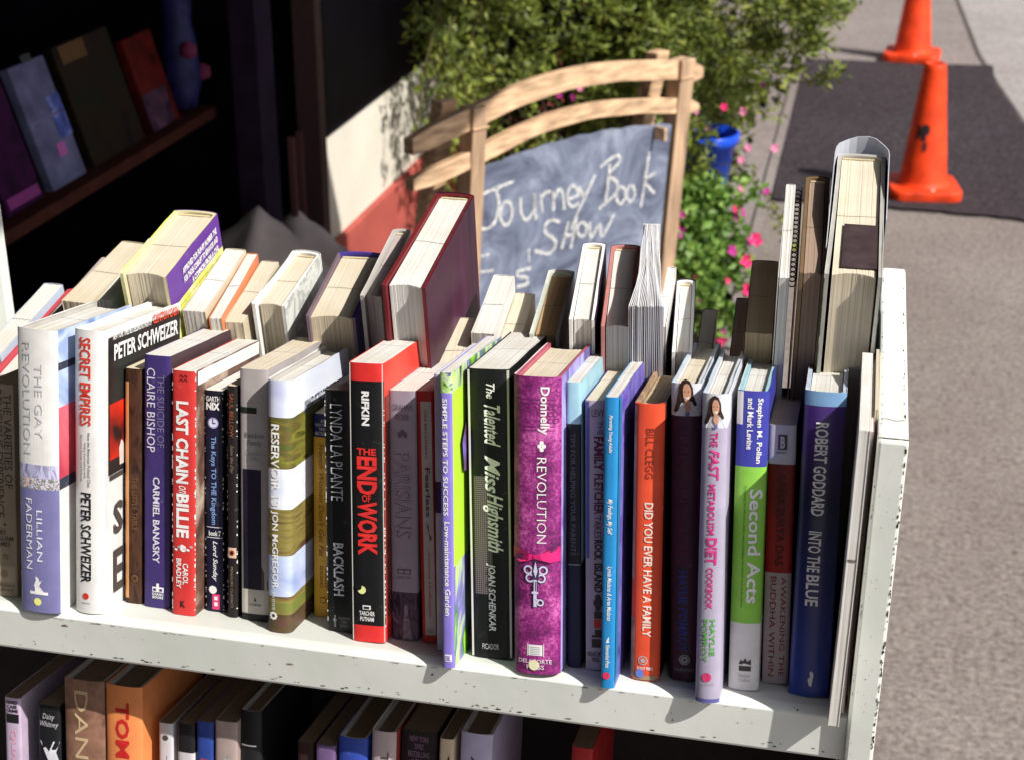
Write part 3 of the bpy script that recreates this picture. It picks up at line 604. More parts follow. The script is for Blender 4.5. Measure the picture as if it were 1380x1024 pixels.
def shelf(dz, name):
    # cross section: from valley over the front edge, down the lip and under
    def pt(d, u): p = Q + DF * d + UF * u; return (p.y, p.z - dz)
    yv = 1.1585; dv = (yv - .981) / math.cos(SF)
    sec = [pt(dv, 0)] + [pt(d, 0) for d in (.10, .03, .0185)]
    za = pt(.0185, 0); yf = .989; zf = .9595 - dz
    for k in range(1, 9):
        a = math.pi / 2 * k / 8; sec.append((yf + (za[0] - yf) * (1 - math.sin(a)), zf + (za[1] - zf) * math.cos(a)))
    zb = ZB - dz
    sec += [(yf, zb + .003), (yf + .001, zb + .0008), (yf + .003, zb), (yf + .016, zb), (yf + .016, zb + .0014), (yf + .004, zb + .0014), (yf + .0018, zb + .004), (yf + .0018, zf), pt(.0185, -.0025), pt(dv, -.0025)]
    b = MB(); n = 1
    rows = [[(x, y, z) for (y, z) in sec] for x in (XL, XR)]
    b.grid(rows, 0, False); cpart(b, 'front_' + name, PAINT, smooth=False)
    def pb(d, u): p = QB - DB * d + UB * u; return (p.y, p.z - dz)
    dvb = (1.336 - yv) / math.cos(SB)
    zz = pt(dv, 0)[1] - pb(dvb, 0)[1]
    sec2 = [pb(dvb, zz)] + [pb(d, zz * d / dvb) for d in (.10, .01)] + [pb(.001, -.004), pb(.0, -.034), pb(.002, -.034), pb(.003, -.006), pb(dvb, zz - .0017)]
    cpart(MB().grid([[(x, y, z) for (y, z) in sec2] for x in (XL, XR)]), 'rear_' + name, PAINT)
shelf(0, 'top_shelf'); shelf(DROP, 'middle_shelf'); shelf(2 * DROP, 'bottom_shelf')
ZT = 1.1938
def endpanel(x0, x1, inner):
    cpart(MB().box(x0, .9795, .14, x1, .9945, ZT), 'front_flange', PAINT, bevel=.0025)
    cpart(MB().box(x0, 1.322, .14, x1, 1.336, ZT), 'rear_flange', PAINT, bevel=.0025)
    cpart(MB().box(x0, .9948, ZT - .015, x1, 1.3217, ZT - .0004), 'top_flange', PAINT, bevel=.002)
    cpart(MB().box(x0, .9948, .14, x1, 1.3217, .155), 'bottom_flange', PAINT)
    xs = (x0 + .0005, x0 + .0022) if inner > 0 else (x1 - .0022, x1 - .0005)
    cpart(MB().box(xs[0], .9947, .1552, xs[1], 1.3218, ZT - .0152), 'side_panel', PAINT)
endpanel(.0338, .0543, 1); endpanel(-.833, -.813, 1)
for dz in (DROP, 2 * DROP):
    cpart(MB().box(XL, 1.157, Q.z - dz - .02, XR, 1.160, Q.z - dz + .26), 'shade_divider', M('divider_shade_dark', (.022, .018, .018), .8, spec=.05))  # added panel, coloured near black to block light and deepen the shelf's shade
for x in (-.80, .02):
    for y in (1.03, 1.29):
        b = MB(); T = Matrix.Translation((x, y, .052)) @ Matrix.Rotation(R(90), 4, 'Y')
        b.lathe([(.001, -.012), (.046, -.012), (.05, -.008), (.05, .008), (.046, .012), (.001, .012)], 24); b.v = [tuple(T @ Vector(v)) for v in b.v]; b.build('caster_wheel', M('rubber', (.02, .02, .02), .7), cart, smooth=True).matrix_parent_inverse = cart.matrix_world.inverted()
        cpart(MB().box(x - .02, y - .02, .104, x + .02, y + .02, .14), 'caster_fork', M('steel', (.3, .3, .3), .4, metal=.8))
# paint chips where metal edges are rubbed
def chips():
    b = MB(); random.seed(5)
    def blob(c, u, v, lu, lv, nrm):
        n = 9; P = []
        for k in range(n):
            a = 2 * math.pi * k / n; f = random.uniform(.45, 1)
            P.append(tuple(Vector(c) + u * lu * math.cos(a) * f + v * lv * math.sin(a) * f + nrm * .00025))
        b.face(P)
    nf = -DF; uz = UF
    def lip(x, dn): return Vector((x, .9889, .9595 - (dn - .008) * 1.22))
    nf = Vector((0, -1, 0)); uz = Vector((0, 0, 1))
    for k in range(62):    # lower edge of the lip
        x = random.uniform(XL, XR) if k % 3 else random.choice([-.53, -.33, -.06, -.25, -.02]) + random.gauss(0, .02)
        if x > XR - .003: continue
        blob(lip(x, random.choice([.031, .0325, .0335, .0335])), X, uz, random.uniform(.0005, .0035), random.uniform(.0003, .0007), nf)
    for k in range(46):    # crease along the top edge
        x = random.uniform(XL, XR - .003); q = Vector((x, .9889, .9592 + random.uniform(-.0006, .0002)))
        blob(q, X, uz, random.uniform(.0006, .0045), random.uniform(.00015, .0004), nf)
    for k in range(34):
        x = random.uniform(XL, XR - .003); blob(lip(x, random.uniform(.012, .03)), X, uz, random.uniform(.0003, .0013), random.uniform(.0002, .0006), nf)
    Y = Vector((0, -1, 0)); Z = Vector((0, 0, 1))
    for k in range(120):   # right-hand edge of the end flange
        z = random.uniform(.7, ZT - .004); z = z if k % 2 else random.choice([1.17, 1.13, 1.09, 1.02, .97]) + random.gauss(0, .012)
        blob((.0536 - random.uniform(0, .0012), .9795, min(z, ZT - .004)), X, Z, random.uniform(.0003, .0009), random.uniform(.0006, .003), Y)
    for k in range(46):
        z = random.uniform(.7, ZT - .004); blob((.0345 + random.uniform(0, .0006), .9795, z), X, Z, random.uniform(.0002, .0005), random.uniform(.0005, .002), Y)
    for k in range(50):
        blob((random.uniform(.036, .053), .9795, random.uniform(.75, ZT - .01)), X, Z, random.uniform(.0002, .0006), random.uniform(.0002, .0007), Y)
    for k in range(60):    # front corner of the top
        x = random.uniform(.0345, .0535); blob((x, .982 + random.uniform(0, .0015), ZT), X, Vector((0, 1, 0)), random.uniform(.0006, .0028), random.uniform(.0002, .0006), Z)
    for k in range(50):
        y = random.uniform(.985, 1.33); blob((random.choice([.0362, .0520]) + random.uniform(-.0006, .0006), y, ZT - (0 if y < .99 else .0003)), X, Vector((0, 1, 0)), random.uniform(.0002, .0005), random.uniform(.0005, .003), Z)
    cpart(b, 'paint_chips', RUST)['kind'] = 'stuff'
    b = MB()
    nn = 14; rows = [[(.0362 + .0160 * i / nn, 1.0145 + .0012 * math.sin(i * .55) + s, ZT + .0002 - .0004) for i in range(nn + 1)] for s in (-.0003, .0004)]
    b.grid(rows); cpart(b, 'panel_shadow_line', RUST)  # carries the painted shadow line of the page tops over the panel
    b = MB(); blob2 = [(.0455, .9792, .862), (.0475, .9792, .865), (.0470, .9792, .858), (.0492, .9792, .852), (.0465, .9792, .854), (.0450, .9792, .857)]
    cpart(b.face(blob2), 'worn_spot', BAREW)
    b = MB()
    for x, dn in ((-.595, .013), (-.40, .02)):
        P = []
        for k in range(10):
            a = 2 * math.pi * k / 10; f = random.uniform(.4, 1); P.append(tuple(lip(x, dn) + X * .004 * f * math.cos(a) + uz * .0012 * f * math.sin(a) + nf * .0003))
        b.face(P)
    cpart(b, 'worn_spots', BAREW)
chips()

# ================================================================== BOOKS
FG = 'books standing spine outward in the front row of the top shelf'
BG = 'books in the back row of the top shelf'
LG = 'books on the lower shelf of the cart'
FRONT = {r[0]: r[1:] for r in [
  ('varieties',-0.6593,0.0275,0.1823,0.0240,0.0050,0.1300,517.0000,803.0000),
  ('gay',-0.6138,0.0030,0.2349,0.0345,0.0109,0.1325,444.0000,824.0000),
  ('secret',-0.5755,0.0135,0.2356,0.0249,0.0137,0.1470,446.0000,827.0000),
  ('brown',-0.5517,0.0464,0.2005,0.0152,0.0102,0.1300,497.0000,813.0000),
  ('claire',-0.5294,0.0433,0.2135,0.0228,0.0088,0.1315,480.0000,819.0000),
  ('chain',-0.5020,0.0351,0.2054,0.0200,0.0041,0.1375,500.0000,829.0000),
  ('nix',-0.4813,0.0510,0.1879,0.0156,-0.0090,0.1300,526.0000,824.0000),
  ('thin',-0.4626,0.0433,0.1950,0.0084,-0.0080,0.1300,520.0000,832.0000),
  ('family',-0.4427,0.0424,0.2099,0.0235,-0.0139,0.1370,498.0000,836.0000),
  ('reservoir',-0.4154,0.0242,0.2077,0.0208,-0.0113,0.1399,513.0000,853.0000),
  ('gold',-0.3929,0.0685,0.1725,0.0169,-0.0209,0.1300,557.0000,830.0000),
  ('plante',-0.3681,0.0414,0.2001,0.0235,-0.0332,0.1300,526.0000,852.0000),
  ('endwork',-0.3409,0.0277,0.2260,0.0277,-0.0362,0.1423,491.0000,866.0000),
  ('parisians',-0.3146,0.0412,0.2044,0.0218,-0.0419,0.1300,527.0000,863.0000),
  ('fearless',-0.2942,0.0416,0.2059,0.0128,-0.0551,0.1300,527.0000,867.0000),
  ('grey',-0.2820,0.0298,0.2225,0.0068,-0.0456,0.1300,505.0000,877.0000),
  ('simple',-0.2675,-0.0018,0.2315,0.0094,-0.0461,0.1523,502.0000,899.0000),
  ('talented',-0.2400,0.0266,0.2302,0.0329,-0.0563,0.1577,499.0000,888.0000),
  ('revolution',-0.2007,0.0065,0.2324,0.0360,-0.0478,0.1354,507.0000,906.0000),
  ('tips',-0.1750,0.0301,0.2258,0.0109,-0.0563,0.1478,516.0000,900.0000),
  ('levy',-0.1588,0.0303,0.2135,0.0155,-0.0564,0.1409,540.0000,903.0000),
  ('blue',-0.1442,-0.0012,0.2246,0.0103,-0.0438,0.1650,534.0000,925.0000),
  ('orange',-0.1192,0.0216,0.2162,0.0224,-0.0456,0.1300,546.0000,918.0000),
  ('fast1',-0.0894,0.0299,0.2324,0.0219,-0.0640,0.1650,518.0000,919.0000),
  ('fast2',-0.0690,-0.0050,0.2348,0.0181,-0.0459,0.1650,528.0000,942.0000),
  ('second',-0.0447,0.0272,0.2320,0.0226,-0.0441,0.1407,528.0000,931.0000),
  ('buddha',-0.0219,0.0479,0.2042,0.0198,-0.0502,0.1300,573.0000,922.0000),
  ('goddard',0.0039,0.0308,0.2354,0.0298,-0.0300,0.1452,529.0000,940.0000),
  ('bent',0.0240,0.0009,0.2274,0.0070,-0.0180,0.1300,560.0000,966.0000),
]}
BACK = {r[0]: r[1:] for r in [
  ('b1',-0.6499,0.0080,0.2182,0.0275,-0.0611,0.1135),
  ('b2',-0.6301,0.0080,0.2237,0.0110,0.0196,0.1146),
  ('b3',-0.5821,0.0080,0.2576,0.0417,-0.0048,0.1215),
  ('b4',-0.5494,0.0080,0.2194,0.0197,0.0337,0.1133),
  ('b5',-0.5336,0.0080,0.2161,0.0107,0.0737,0.1169),
  ('b6',-0.5171,0.0080,0.2094,0.0166,0.0521,0.1103),
  ('b7',-0.4791,0.0080,0.2236,0.0275,-0.0284,0.0977),
  ('b8',-0.4274,0.0080,0.2264,0.0422,0.0671,0.1151),
  ('b9',-0.3866,0.0080,0.2539,0.0167,0.0507,0.1188),
  ('b10',-0.3398,-0.0100,0.2838,0.0344,-0.0085,0.1669),
  ('b11',-0.3223,0.0600,0.1981,0.0246,0.1000,0.1050),
  ('b12',-0.2946,0.0080,0.2140,0.0191,0.0367,0.1007),
  ('b13',-0.2757,0.0080,0.1972,0.0177,0.0400,0.1050),
  ('b14',-0.2419,0.0080,0.2239,0.0235,0.0539,0.1081),
  ('b15',-0.2124,0.0080,0.2545,0.0207,0.0933,0.1297),
  ('b16',-0.1850,0.0080,0.2546,0.0255,0.1075,0.1365),
  ('b17',-0.1624,0.0080,0.2754,0.0128,0.1143,0.1386),
  ('b18',-0.1442,0.0080,0.2351,0.0076,0.0400,0.1000),
  ('b19',-0.1315,0.0080,0.2245,0.0168,0.0970,0.1182),
  ('b20',-0.1098,0.0080,0.1963,0.0129,0.0400,0.1100),
  ('b21b',-0.0817,0.0080,0.2097,0.0114,0.0400,0.1100),
  ('b21',-0.0644,0.0080,0.2485,0.0223,0.0400,0.1200),
  ('b22',-0.0450,-0.0100,0.3128,0.0140,0.0380,0.1600),
  ('b23',-0.0264,-0.0120,0.3214,0.0198,0.0322,0.1650),
  ('b24',0.0079,-0.0500,0.3261,0.0392,0.0067,0.2100),
]}
LOW = {r[0]: r[1:] for r in [
  ('l1',-0.6770,0.0060,0.1987,0.0158,0.0000,0.1300,940.0000,1290.0000),
  ('l2',-0.6423,0.0060,0.1965,0.0213,0.0000,0.1300,950.0000,1300.0000),
  ('l3',-0.6070,0.0020,0.2260,0.0383,0.0000,0.1300,917.0000,1267.0000),
  ('l4',-0.5695,0.0010,0.2261,0.0344,0.0000,0.1300,925.0000,1275.0000),
  ('l5',-0.5361,0.0140,0.1914,0.0138,0.0000,0.1300,974.0000,1324.0000),
  ('l6',-0.5166,0.0120,0.1944,0.0164,0.0000,0.1300,975.0000,1325.0000),
  ('l7',-0.4989,0.0120,0.1990,0.0163,0.0000,0.1300,972.0000,1322.0000),
  ('l8',-0.4788,0.0100,0.2028,0.0209,0.0000,0.1300,972.0000,1322.0000),
  ('l9',-0.4594,0.0160,0.2125,0.0201,0.0000,0.1300,958.0000,1308.0000),
  ('l9b',-0.4083,0.0140,0.1921,0.0159,0.0000,0.1300,1000.0000,1350.0000),
  ('l10',-0.3881,0.0060,0.1961,0.0176,0.0000,0.1300,1004.0000,1354.0000),
  ('l11',-0.3645,0.0060,0.2063,0.0259,0.0000,0.1300,994.0000,1344.0000),
  ('l12',-0.3376,0.0060,0.2155,0.0218,0.0000,0.1300,986.0000,1336.0000),
  ('l13',-0.3093,0.0160,0.2151,0.0313,0.0000,0.1300,986.0000,1336.0000),
  ('l14',-0.2834,0.0060,0.2168,0.0126,0.0000,0.1300,996.0000,1346.0000),
  ('l15',-0.2585,0.0060,0.2250,0.0274,0.0000,0.1300,989.0000,1339.0000),
  ('l16',-0.1702,0.0060,0.2255,0.0181,0.0000,0.1300,1008.0000,1358.0000),
]}
def seg1(*m): return [(1,) + ((m[0],) * 3 if len(m) == 1 else m)]
def fbook(key, label, kind, segs, page=None, texts=(), yaw=.0, **k):
    x, d, h, t, lean, w, yt, yb = FRONT[key]
    zz = lambda y: (yb - y) / (yb - yt) * h
    if segs and segs[0][0] > 1.5: segs = [((zz(s[0])) / h,) + s[1:] for s in segs]; segs[-1] = (1,) + segs[-1][1:]
    r, g = book(front_mat(x, d, t, lean, 0, yaw), label, FG, t, h, w, kind, segs, page, **k); g['zz'] = zz
    for tx in texts:
        body, ya, yb_, u0, u1, mat = tx[:6]; o = dict(tx[6]) if len(tx) > 6 else {}
        spine_text(r, g, body, zz(ya), zz(yb_), u0, u1, mat, **o)
    return r, g
def rect(r, g, u0, u1, ya, yb, mat, **k): return spine_rect(r, g, u0, u1, g['zz'](yb), g['zz'](ya), mat, **k)
def disc(r, g, u, y, rad, mat, **k): return spine_disc(r, g, u, g['zz'](y), rad, mat, **k)
B = dict(offset=.022); BB = dict(offset=.04); TH = dict(offset=-.008); H = dict(horiz=True); HB = dict(horiz=True, offset=.02); IT = dict(shear=.35); ITB = dict(shear=.3, offset=.015)

tan = C('tan_spine', 158, 142, 120); dk = M('ink_dark', (.06, .05, .045), .6)
r, g = fbook('varieties', 'tan paperback with dark capitals and small emblem box, leftmost in the front row', 'soft', seg1(tan), PT(), [
 ('RELIGIOUS EXPERIENCE', 525, 695, .30, .62, dk), ('THE VARIETIES OF', 530, 655, .66, .94, dk), ('BY\nWILLIAM\nJAMES', 712, 736, .15, .92, dk, HB), ('70', 745, 752, .52, .72, dk, H), ('Modern\nLibrary', 785, 797, .30, .92, dk, H)])
rect(r, g, .22, .95, 761, 783, C('tan_box', 176, 160, 138)); disc(r, g, .55, 772, .0035, C('tan_em', 150, 130, 104))
disc(r, g, .62, 704, .0012, dk)
sk = C('pale_lilac_jacket', 118, 116, 168, .3); wj = C('white_jacket', 228, 226, 224, .35)
crowd = PIC('crowd_print', [srgb(200, 60, 50), srgb(225, 215, 215), srgb(70, 80, 60), srgb(210, 205, 220), srgb(90, 90, 140)], 260, dist=0)
build = PIC('facade_print', [srgb(110, 105, 150), srgb(190, 190, 215), srgb(90, 85, 130)], 180, (1, 1, .3))
f1 = PIC('blue_sky_print', [srgb(120, 145, 195), srgb(190, 205, 228), srgb(150, 170, 210)], 25); f2 = PIC('pink_flag_print', [srgb(200, 60, 80), srgb(225, 110, 125), srgb(160, 40, 60)], 25, (1, 1, .4)); f3 = C('dark_slate', 60, 62, 80)
gr = M('ink_grey', (.36, .36, .37), .6); lav = M('ink_lavwhite', (.68, .68, .75), .6)
r, g = fbook('gay', 'thick white and lilac hardcover with a crowd photo band across its spine', 'jacket',
 [(655, sk, wj, wj), (640, crowd, f3, wj), (622, build, f2, wj), (545, wj, f2, wj), (497, wj, f1, wj), (487, wj, f3, wj), (444, wj, f1, wj)], PW(), [
 ('REVOLUTION', 462, 608, .18, .36, M('ink_palegrey', (.46, .46, .48), .6), TH), ('THE GAY', 489, 586, .48, .66, M('ink_palegrey', (.46, .46, .48), .6), TH), ('FADERMAN', 668, 765, .20, .36, lav), ('LILLIAN', 683, 753, .48, .62, lav)], bulge=.003)
fg = M('ink_white', (.74, .73, .72), .5)
b_ = [(.42, 797), (.40, 786), (.36, 790), (.44, 779), (.42, 774), (.50, 776), (.54, 782), (.60, 778), (.52, 787), (.60, 792), (.66, 797)]
spine_patch(r, g, [(u, g['zz'](y)) for u, y in b_], fg, name='figure_print'); rect(r, g, .28, .74, 795, 799, fg)
disc(r, g, .48, 809, .0033, M('yellow_dot', (.72, .74, .22), .5)); 
rd = M('ink_red', (.56, .04, .025), .5); blk = BLK()
sec_f = PIC('dark_red_glow', [(.01, .012, .012), (.03, .02, .02), (.02, .03, .025)], 12)
r, g = fbook('secret', 'white hardcover with tall red and black capitals and a black and red front', 'jacket', seg1(wj, wj, wj), PW(), [
 ('SECRET EMPIRES', 456, 571, .22, .62, rd, B), ('How the American Political Class', 580, 653, .50, .60, blk), ('Hides Corruption and', 594, 640, .36, .45, blk), ('Enriches Family and Friends', 584, 646, .22, .31, blk), ('PETER SCHWEIZER', 661, 784, .24, .62, blk, B)], board=WHT(), bulge=.003)
disc(r, g, .42, 803, .0028, rd); rect(r, g, .28, .58, 812, 813.5, gr)
zz = g['zz']; W_ = g['w']; g['fl'] = .0004
side_rect(r, g, .010, W_ - .002, zz(640), zz(448) - .006, sec_f, .0009)
side_rect(r, g, .012, W_ - .004, zz(648), zz(641), dk, .0009)
redglow = PIC('red_glow_print', [(.02, .01, .01), (.60, .025, .01), (.75, .05, .02), (.1, .01, .01)], 9, dist=.2)
side_rect(r, g, .011, W_ * .6, zz(620), zz(545), redglow, .0012, 'red_glow')
side_text(r, g, 'NEW YORK TIMES BESTSELLING AUTHOR OF', .016, .086, zz(462), zz(462) + .005, fg, .0016, offset=.02)
side_text(r, g, 'CLINTON CASH', .089, W_ - .008, zz(462), zz(462) + .008, M('ink_orange_red', (.75, .07, .03), .5), .0016, offset=.02)
side_text(r, g, 'PETER SCHWEIZER', .018, W_ - .008, zz(490), zz(468), fg, .0016, offset=.03)
side_text(r, g, 'SECRET', .018, W_ - .01, zz(725), zz(680), dk, .0016, offset=.03); side_text(r, g, 'EMPIRES', .018, W_ - .01, zz(806), zz(745), dk, .0016, offset=.03)
for k_ in range(3):
    yy = .028 + k_ * .012; b = MB(); x = g['t'] / 2 + .0015
    b.face([(x, yy, zz(632)), (x, yy + .008, zz(632)), (x, yy + .009, zz(612)), (x, yy + .006, zz(602)), (x, yy + .003, zz(598)), (x, yy - .001, zz(608))]).build('hand_print', M('hand_print', (.6, .5, .45), .6), r)
brn = PIC('carved_brown', [(.016, .008, .007), (.07, .03, .016), (.035, .014, .010)], 140, (1, 1, .35)); 
r, g = fbook('brown', 'narrow dark brown hatched spine with an orange left stripe beside the white hardcover', 'soft', seg1(brn), PCR(), [('THE LITTLE TABLE', 640, 712, .45, .75, M('ink_brown', (.16, .08, .03), .7))])
rect(r, g, .02, .26, 515, 806, M('orange_strip', (.62, .28, .11), .6)); disc(r, g, .6, 778, .0028, M('ink_gold', (.22, .13, .04), .5)); disc(r, g, .6, 778, .0021, brn, lift=.0006)
pu = C('indigo_cover', 62, 44, 112, .4); pud = M('dark_brown_side', (.06, .035, .04), .5); lv = M('ink_lavender', (.60, .58, .68), .5)
r, g = fbook('claire', 'indigo paperback with hand lettered pale capitals left of the red spine', 'soft', seg1(pu, pud, pu), PW(), [
 ('CLAIRE BISHOP', 497, 607, .12, .44, lv), ('THE SUICIDE OF', 505, 600, .52, .78, M('ink_violet', (.16, .14, .24), .5)), ('CARMIEL BANASKY', 640, 757, .36, .62, lv, B), ('DZANC\nBOOKS', 798, 806, .34, .78, fg, dict(horiz=True, offset=.03))])
rect(r, g, .34, .54, 790, 797, fg); rect(r, g, .58, .78, 790, 797, fg); rect(r, g, .50, .60, 785, 797, fg)
for u in (.38, .62): rect(r, g, u, u + .11, 792, 795.5, pu, lift=.0005)
rc = C('red_cover', 214, 44, 40, .35); cr_f = PIC('brown_front', [(.05, .03, .025), (.14, .07, .05), (.45, .35, .28)], 30)
r, g = fbook('chain', 'red paperback with bold white ornate capitals and rubbed white edges', 'soft', seg1(rc, cr_f, rc), PW(), [
 ('LAST CHAIN', 540, 649, .18, .72, fg, BB), ('on', 652, 662, .30, .62, fg, dict(horiz=False, shear=.3)), ('BILLIE', 663, 722, .20, .74, fg, BB), ('CAROL', 757, 786, .48, .72, fg, B), ('BRADLEY', 751, 792, .20, .42, fg, B), ('K', 809, 818, .38, .60, blk, dict(horiz=True, offset=.03))])
for u in (.32, .50):
    for y in (505, 510): spine_patch(r, g, [(u, g['zz'](y + 3)), (u + .08, g['zz'](y)), (u + .16, g['zz'](y + 3)), (u + .16, g['zz'](y + 5)), (u + .08, g['zz'](y + 2.4)), (u, g['zz'](y + 5))], M('ink_maroon', (.12, .01, .01), .5), name='ornament')
for i in range(7):
    u = .06 + i * .13; disc(r, g, u, 736 + 3 * math.sin(i * 1.7), .0014, fg if i % 2 else gr, name='chain_link', sy=.7)
disc(r, g, .5, 737, .0028, fg, name='chain_link')
wear(r, g, 46, WHT()); side_rect(r, g, .004, g['w'] - .002, g['h'] - .012, g['h'] - .001, WHT(), .0005); side_text(r, g, 'RAM', .05, .11, g['h'] - .045, g['h'] - .018, M('ink_brick', (.45, .08, .04), .6), .0008, offset=.02)
nb = C('near_black', 26, 24, 40, .4); nv = C('navy_black', 22, 20, 52, .4)
r, g = fbook('nix', 'black and navy paperback with moon clock face and pink library label', 'soft', [(720, nv, nv, nv), (545, nv, nv, nv), (526, nb, nb, nb)], PW(), [
 ('GARTH', 534, 541, .12, .88, fg, HB), ('NIX', 542, 552, .12, .88, fg, dict(horiz=True, offset=.05)), ('The Keys TO THE Kingdom', 587, 705, .30, .66, M('ink_skyblue', (.18, .30, .52), .5), B), ('book 7', 713, 720, .22, .88, fg, HB), ('Lord Sunday', 727, 782, .38, .70, fg, ITB)])
disc(r, g, .5, 569, .0046, M('moon_rim', (.30, .28, .50), .5)); disc(r, g, .5, 569, .0036, M('moon_face', (.62, .62, .78), .5), lift=.0006)
rect(r, g, .48, .52, 563, 569, nv, lift=.0009); rect(r, g, .5, .66, 568.4, 569.6, nv, lift=.0009)
for y in (708, 722): rect(r, g, .1, .95, y, y + 1, lv)
disc(r, g, .42, 794, .0035, WHT()); rect(r, g, .38, .80, 800, 821, M('pink_label', (.62, .05, .17), .4)); rect(r, g, .50, .68, 803, 808, fg, lift=.0005); rect(r, g, .50, .68, 811, 816, fg, lift=.0005)
wear(r, g, 26, WHT(), size=.7)
tb = C('soft_black', 30, 24, 24, .45); og = M('ink_burnt', (.30, .09, .04), .6)
r, g = fbook('thin', 'thin black paperback with faint rust lettering and small orange oval badge', 'soft', seg1(tb), PCR(), [('SAUL BELLOW', 530, 588, .3, .7, og), ('Seize the Day', 598, 636, .3, .7, M('ink_dimtan', (.25, .18, .13), .6), IT), ('PENGUIN CLASSICS', 762, 818, .36, .62, M('ink_dimtan', (.25, .18, .13), .6))])
rect(r, g, .08, .92, 736, 750, M('badge_pale', (.62, .45, .33), .5)); disc(r, g, .5, 743, .0024, M('badge_orange', (.55, .12, .03), .5)); disc(r, g, .5, 743, .0014, blk, lift=.0006, sy=1.3); wear(r, g, 22, WHT(), size=.7)
gf = C('grey_cover', 176, 168, 168, .4)
r, g = fbook('family', 'grey paperback with small dark sans lettering and a large black picture panel', 'soft', [(827, blk, blk, blk), (498, gf, gf, gf)], PCR(), [
 ('Random\nFamily', 581, 600, .20, .86, M('ink_charcoal', (.10, .09, .10), .5), H), ('Adrian Nicole\nLeBlanc', 606, 618, .20, .92, M('ink_midgrey', (.28, .26, .27), .5), H), ('SCRIBNER', 812, 815.5, .32, .74, dk, H)])
rect(r, g, .0, .62, 548, 556, M('green_black', (.018, .025, .018), .5)); rect(r, g, .03, .98, 793, 826, C('pale_label', 200, 193, 182)); rect(r, g, .10, .76, 630, 793, PIC('night_print', [(.006, .005, .012), (.018, .012, .03), (.008, .008, .012)], 30))
spine_patch(r, g, [(.76, g['zz'](760)), (.98, g['zz'](782)), (.98, g['zz'](793)), (.76, g['zz'](793))], M('brown_print', (.10, .06, .06), .5), name='picture_corner')
spine_patch(r, g, [(.52, g['zz'](803)), (.58, g['zz'](809)), (.48, g['zz'](809))], dk, lift=.0006, name='tree_logo')
skA = PIC('lavender_sky', [srgb(175, 180, 215), srgb(205, 210, 232), srgb(190, 195, 225)], 14, (1, 1, 2)); grn = PIC('moor_green', [srgb(70, 62, 30), srgb(120, 122, 48), srgb(98, 84, 45), srgb(80, 90, 40)], 55, (.5, .5, 2.4))
skB = PIC('pale_sky', [srgb(200, 208, 225), srgb(225, 228, 236)], 14, (1, 1, 2)); brb = PIC('hill_brown', [srgb(95, 72, 52), srgb(130, 120, 62), srgb(85, 60, 45)], 50, (.5, .5, 3)); skC = PIC('blue_sky', [srgb(140, 155, 200), srgb(195, 205, 228)], 16, (1, 1, 3)); heath = PIC('heath_print', [srgb(100, 60, 65), srgb(80, 70, 42), srgb(75, 42, 50)], 70, (1, 1, 2))
mea = PIC('meadow_print', [srgb(100, 140, 45), srgb(120, 110, 60), srgb(90, 120, 50)], 40, (.5, .5, 3))
r, g = fbook('reservoir', 'hardcover with bands of moorland and sky photo and bold white capitals', 'jacket', [(828, heath, heath, wj), (812, mea, mea, wj), (803, brb, brb, wj), (747, skC, skC, wj), (684, brb, brb, wj), (630, skB, skB, wj), (562, grn, grn, wj), (513, skA, skB, wj)], PW(), [
 ('RESERVOIR 13', 571, 680, .20, .54, fg, B), ('JON McGREGOR', 686, 792, .18, .50, fg, B), ('4TH ESTATE', 797, 822, .24, .36, fg)], cr=.004, bulge=.002)
for k_ in range(8): disc(r, g, .30 + .115 * math.cos(k_ * .785), 830 + 4 * math.sin(k_ * .785), .0011, fg, name='flower_logo')
side_text(r, g, 'WINNER OF THE COSTA PRIZE', .03, g['w'] - .035, g['h'] - .034, g['h'] - .022, M('ink_blue_black', (.05, .06, .10), .5), .0007, shear=.3, offset=.01)
gd = C('gold_cover', 222, 164, 30, .4); gi = M('ink_olive', (.14, .09, .01), .5); bu = C('navy_cap', 36, 36, 100, .4)
r, g = fbook('gold', 'golden yellow paperback with a navy cap recessed beside the landscape hardcover', 'soft', [(588, gd, gd, gd), (557, bu, bu, bu)], PCR(), [
 ('#1\nNEW YORK\nTIMES\nBESTSELLER', 564, 585, .12, .88, lv, H), ("French Women Don't Get Fat", 596, 748, .30, .56, gi, IT), ('MIREILLE', 760, 790, .60, .74, gi), ('GUILIANO', 760, 790, .34, .50, gi)])
disc(r, g, .5, 807, .0028, gi); disc(r, g, .5, 807, .0021, gd, lift=.0006)
bk = C('black_cover', 16, 18, 20, .32); sil = M('ink_silver', (.48, .48, .52), .4)
r, g = fbook('plante', 'black paperback with condensed silver capitals left of the red capped spine', 'soft', seg1(bk), PW(), [
 ('LYNDA LA PLANTE', 545, 673, .20, .62, sil, TH), ('BACKLASH', 730, 802, .26, .62, sil, B), ('BOURBON\nSTREET\nBOOKS', 831, 845, .42, .80, M('ink_dim', (.20, .20, .22), .5), H)])
rect(r, g, .26, .31, 829, 846, M('ink_dim', (.20, .20, .22), .5)); disc(r, g, .285, 836, .0015, M('ink_dim', (.20, .20, .22), .5)); wear(r, g, 44, WHT(), sides=(-1,), size=.8)
rd2 = C('bright_red', 226, 30, 26, .3)
rfr = PIC('red_front', [srgb(205, 60, 50), srgb(226, 80, 66)], 20)
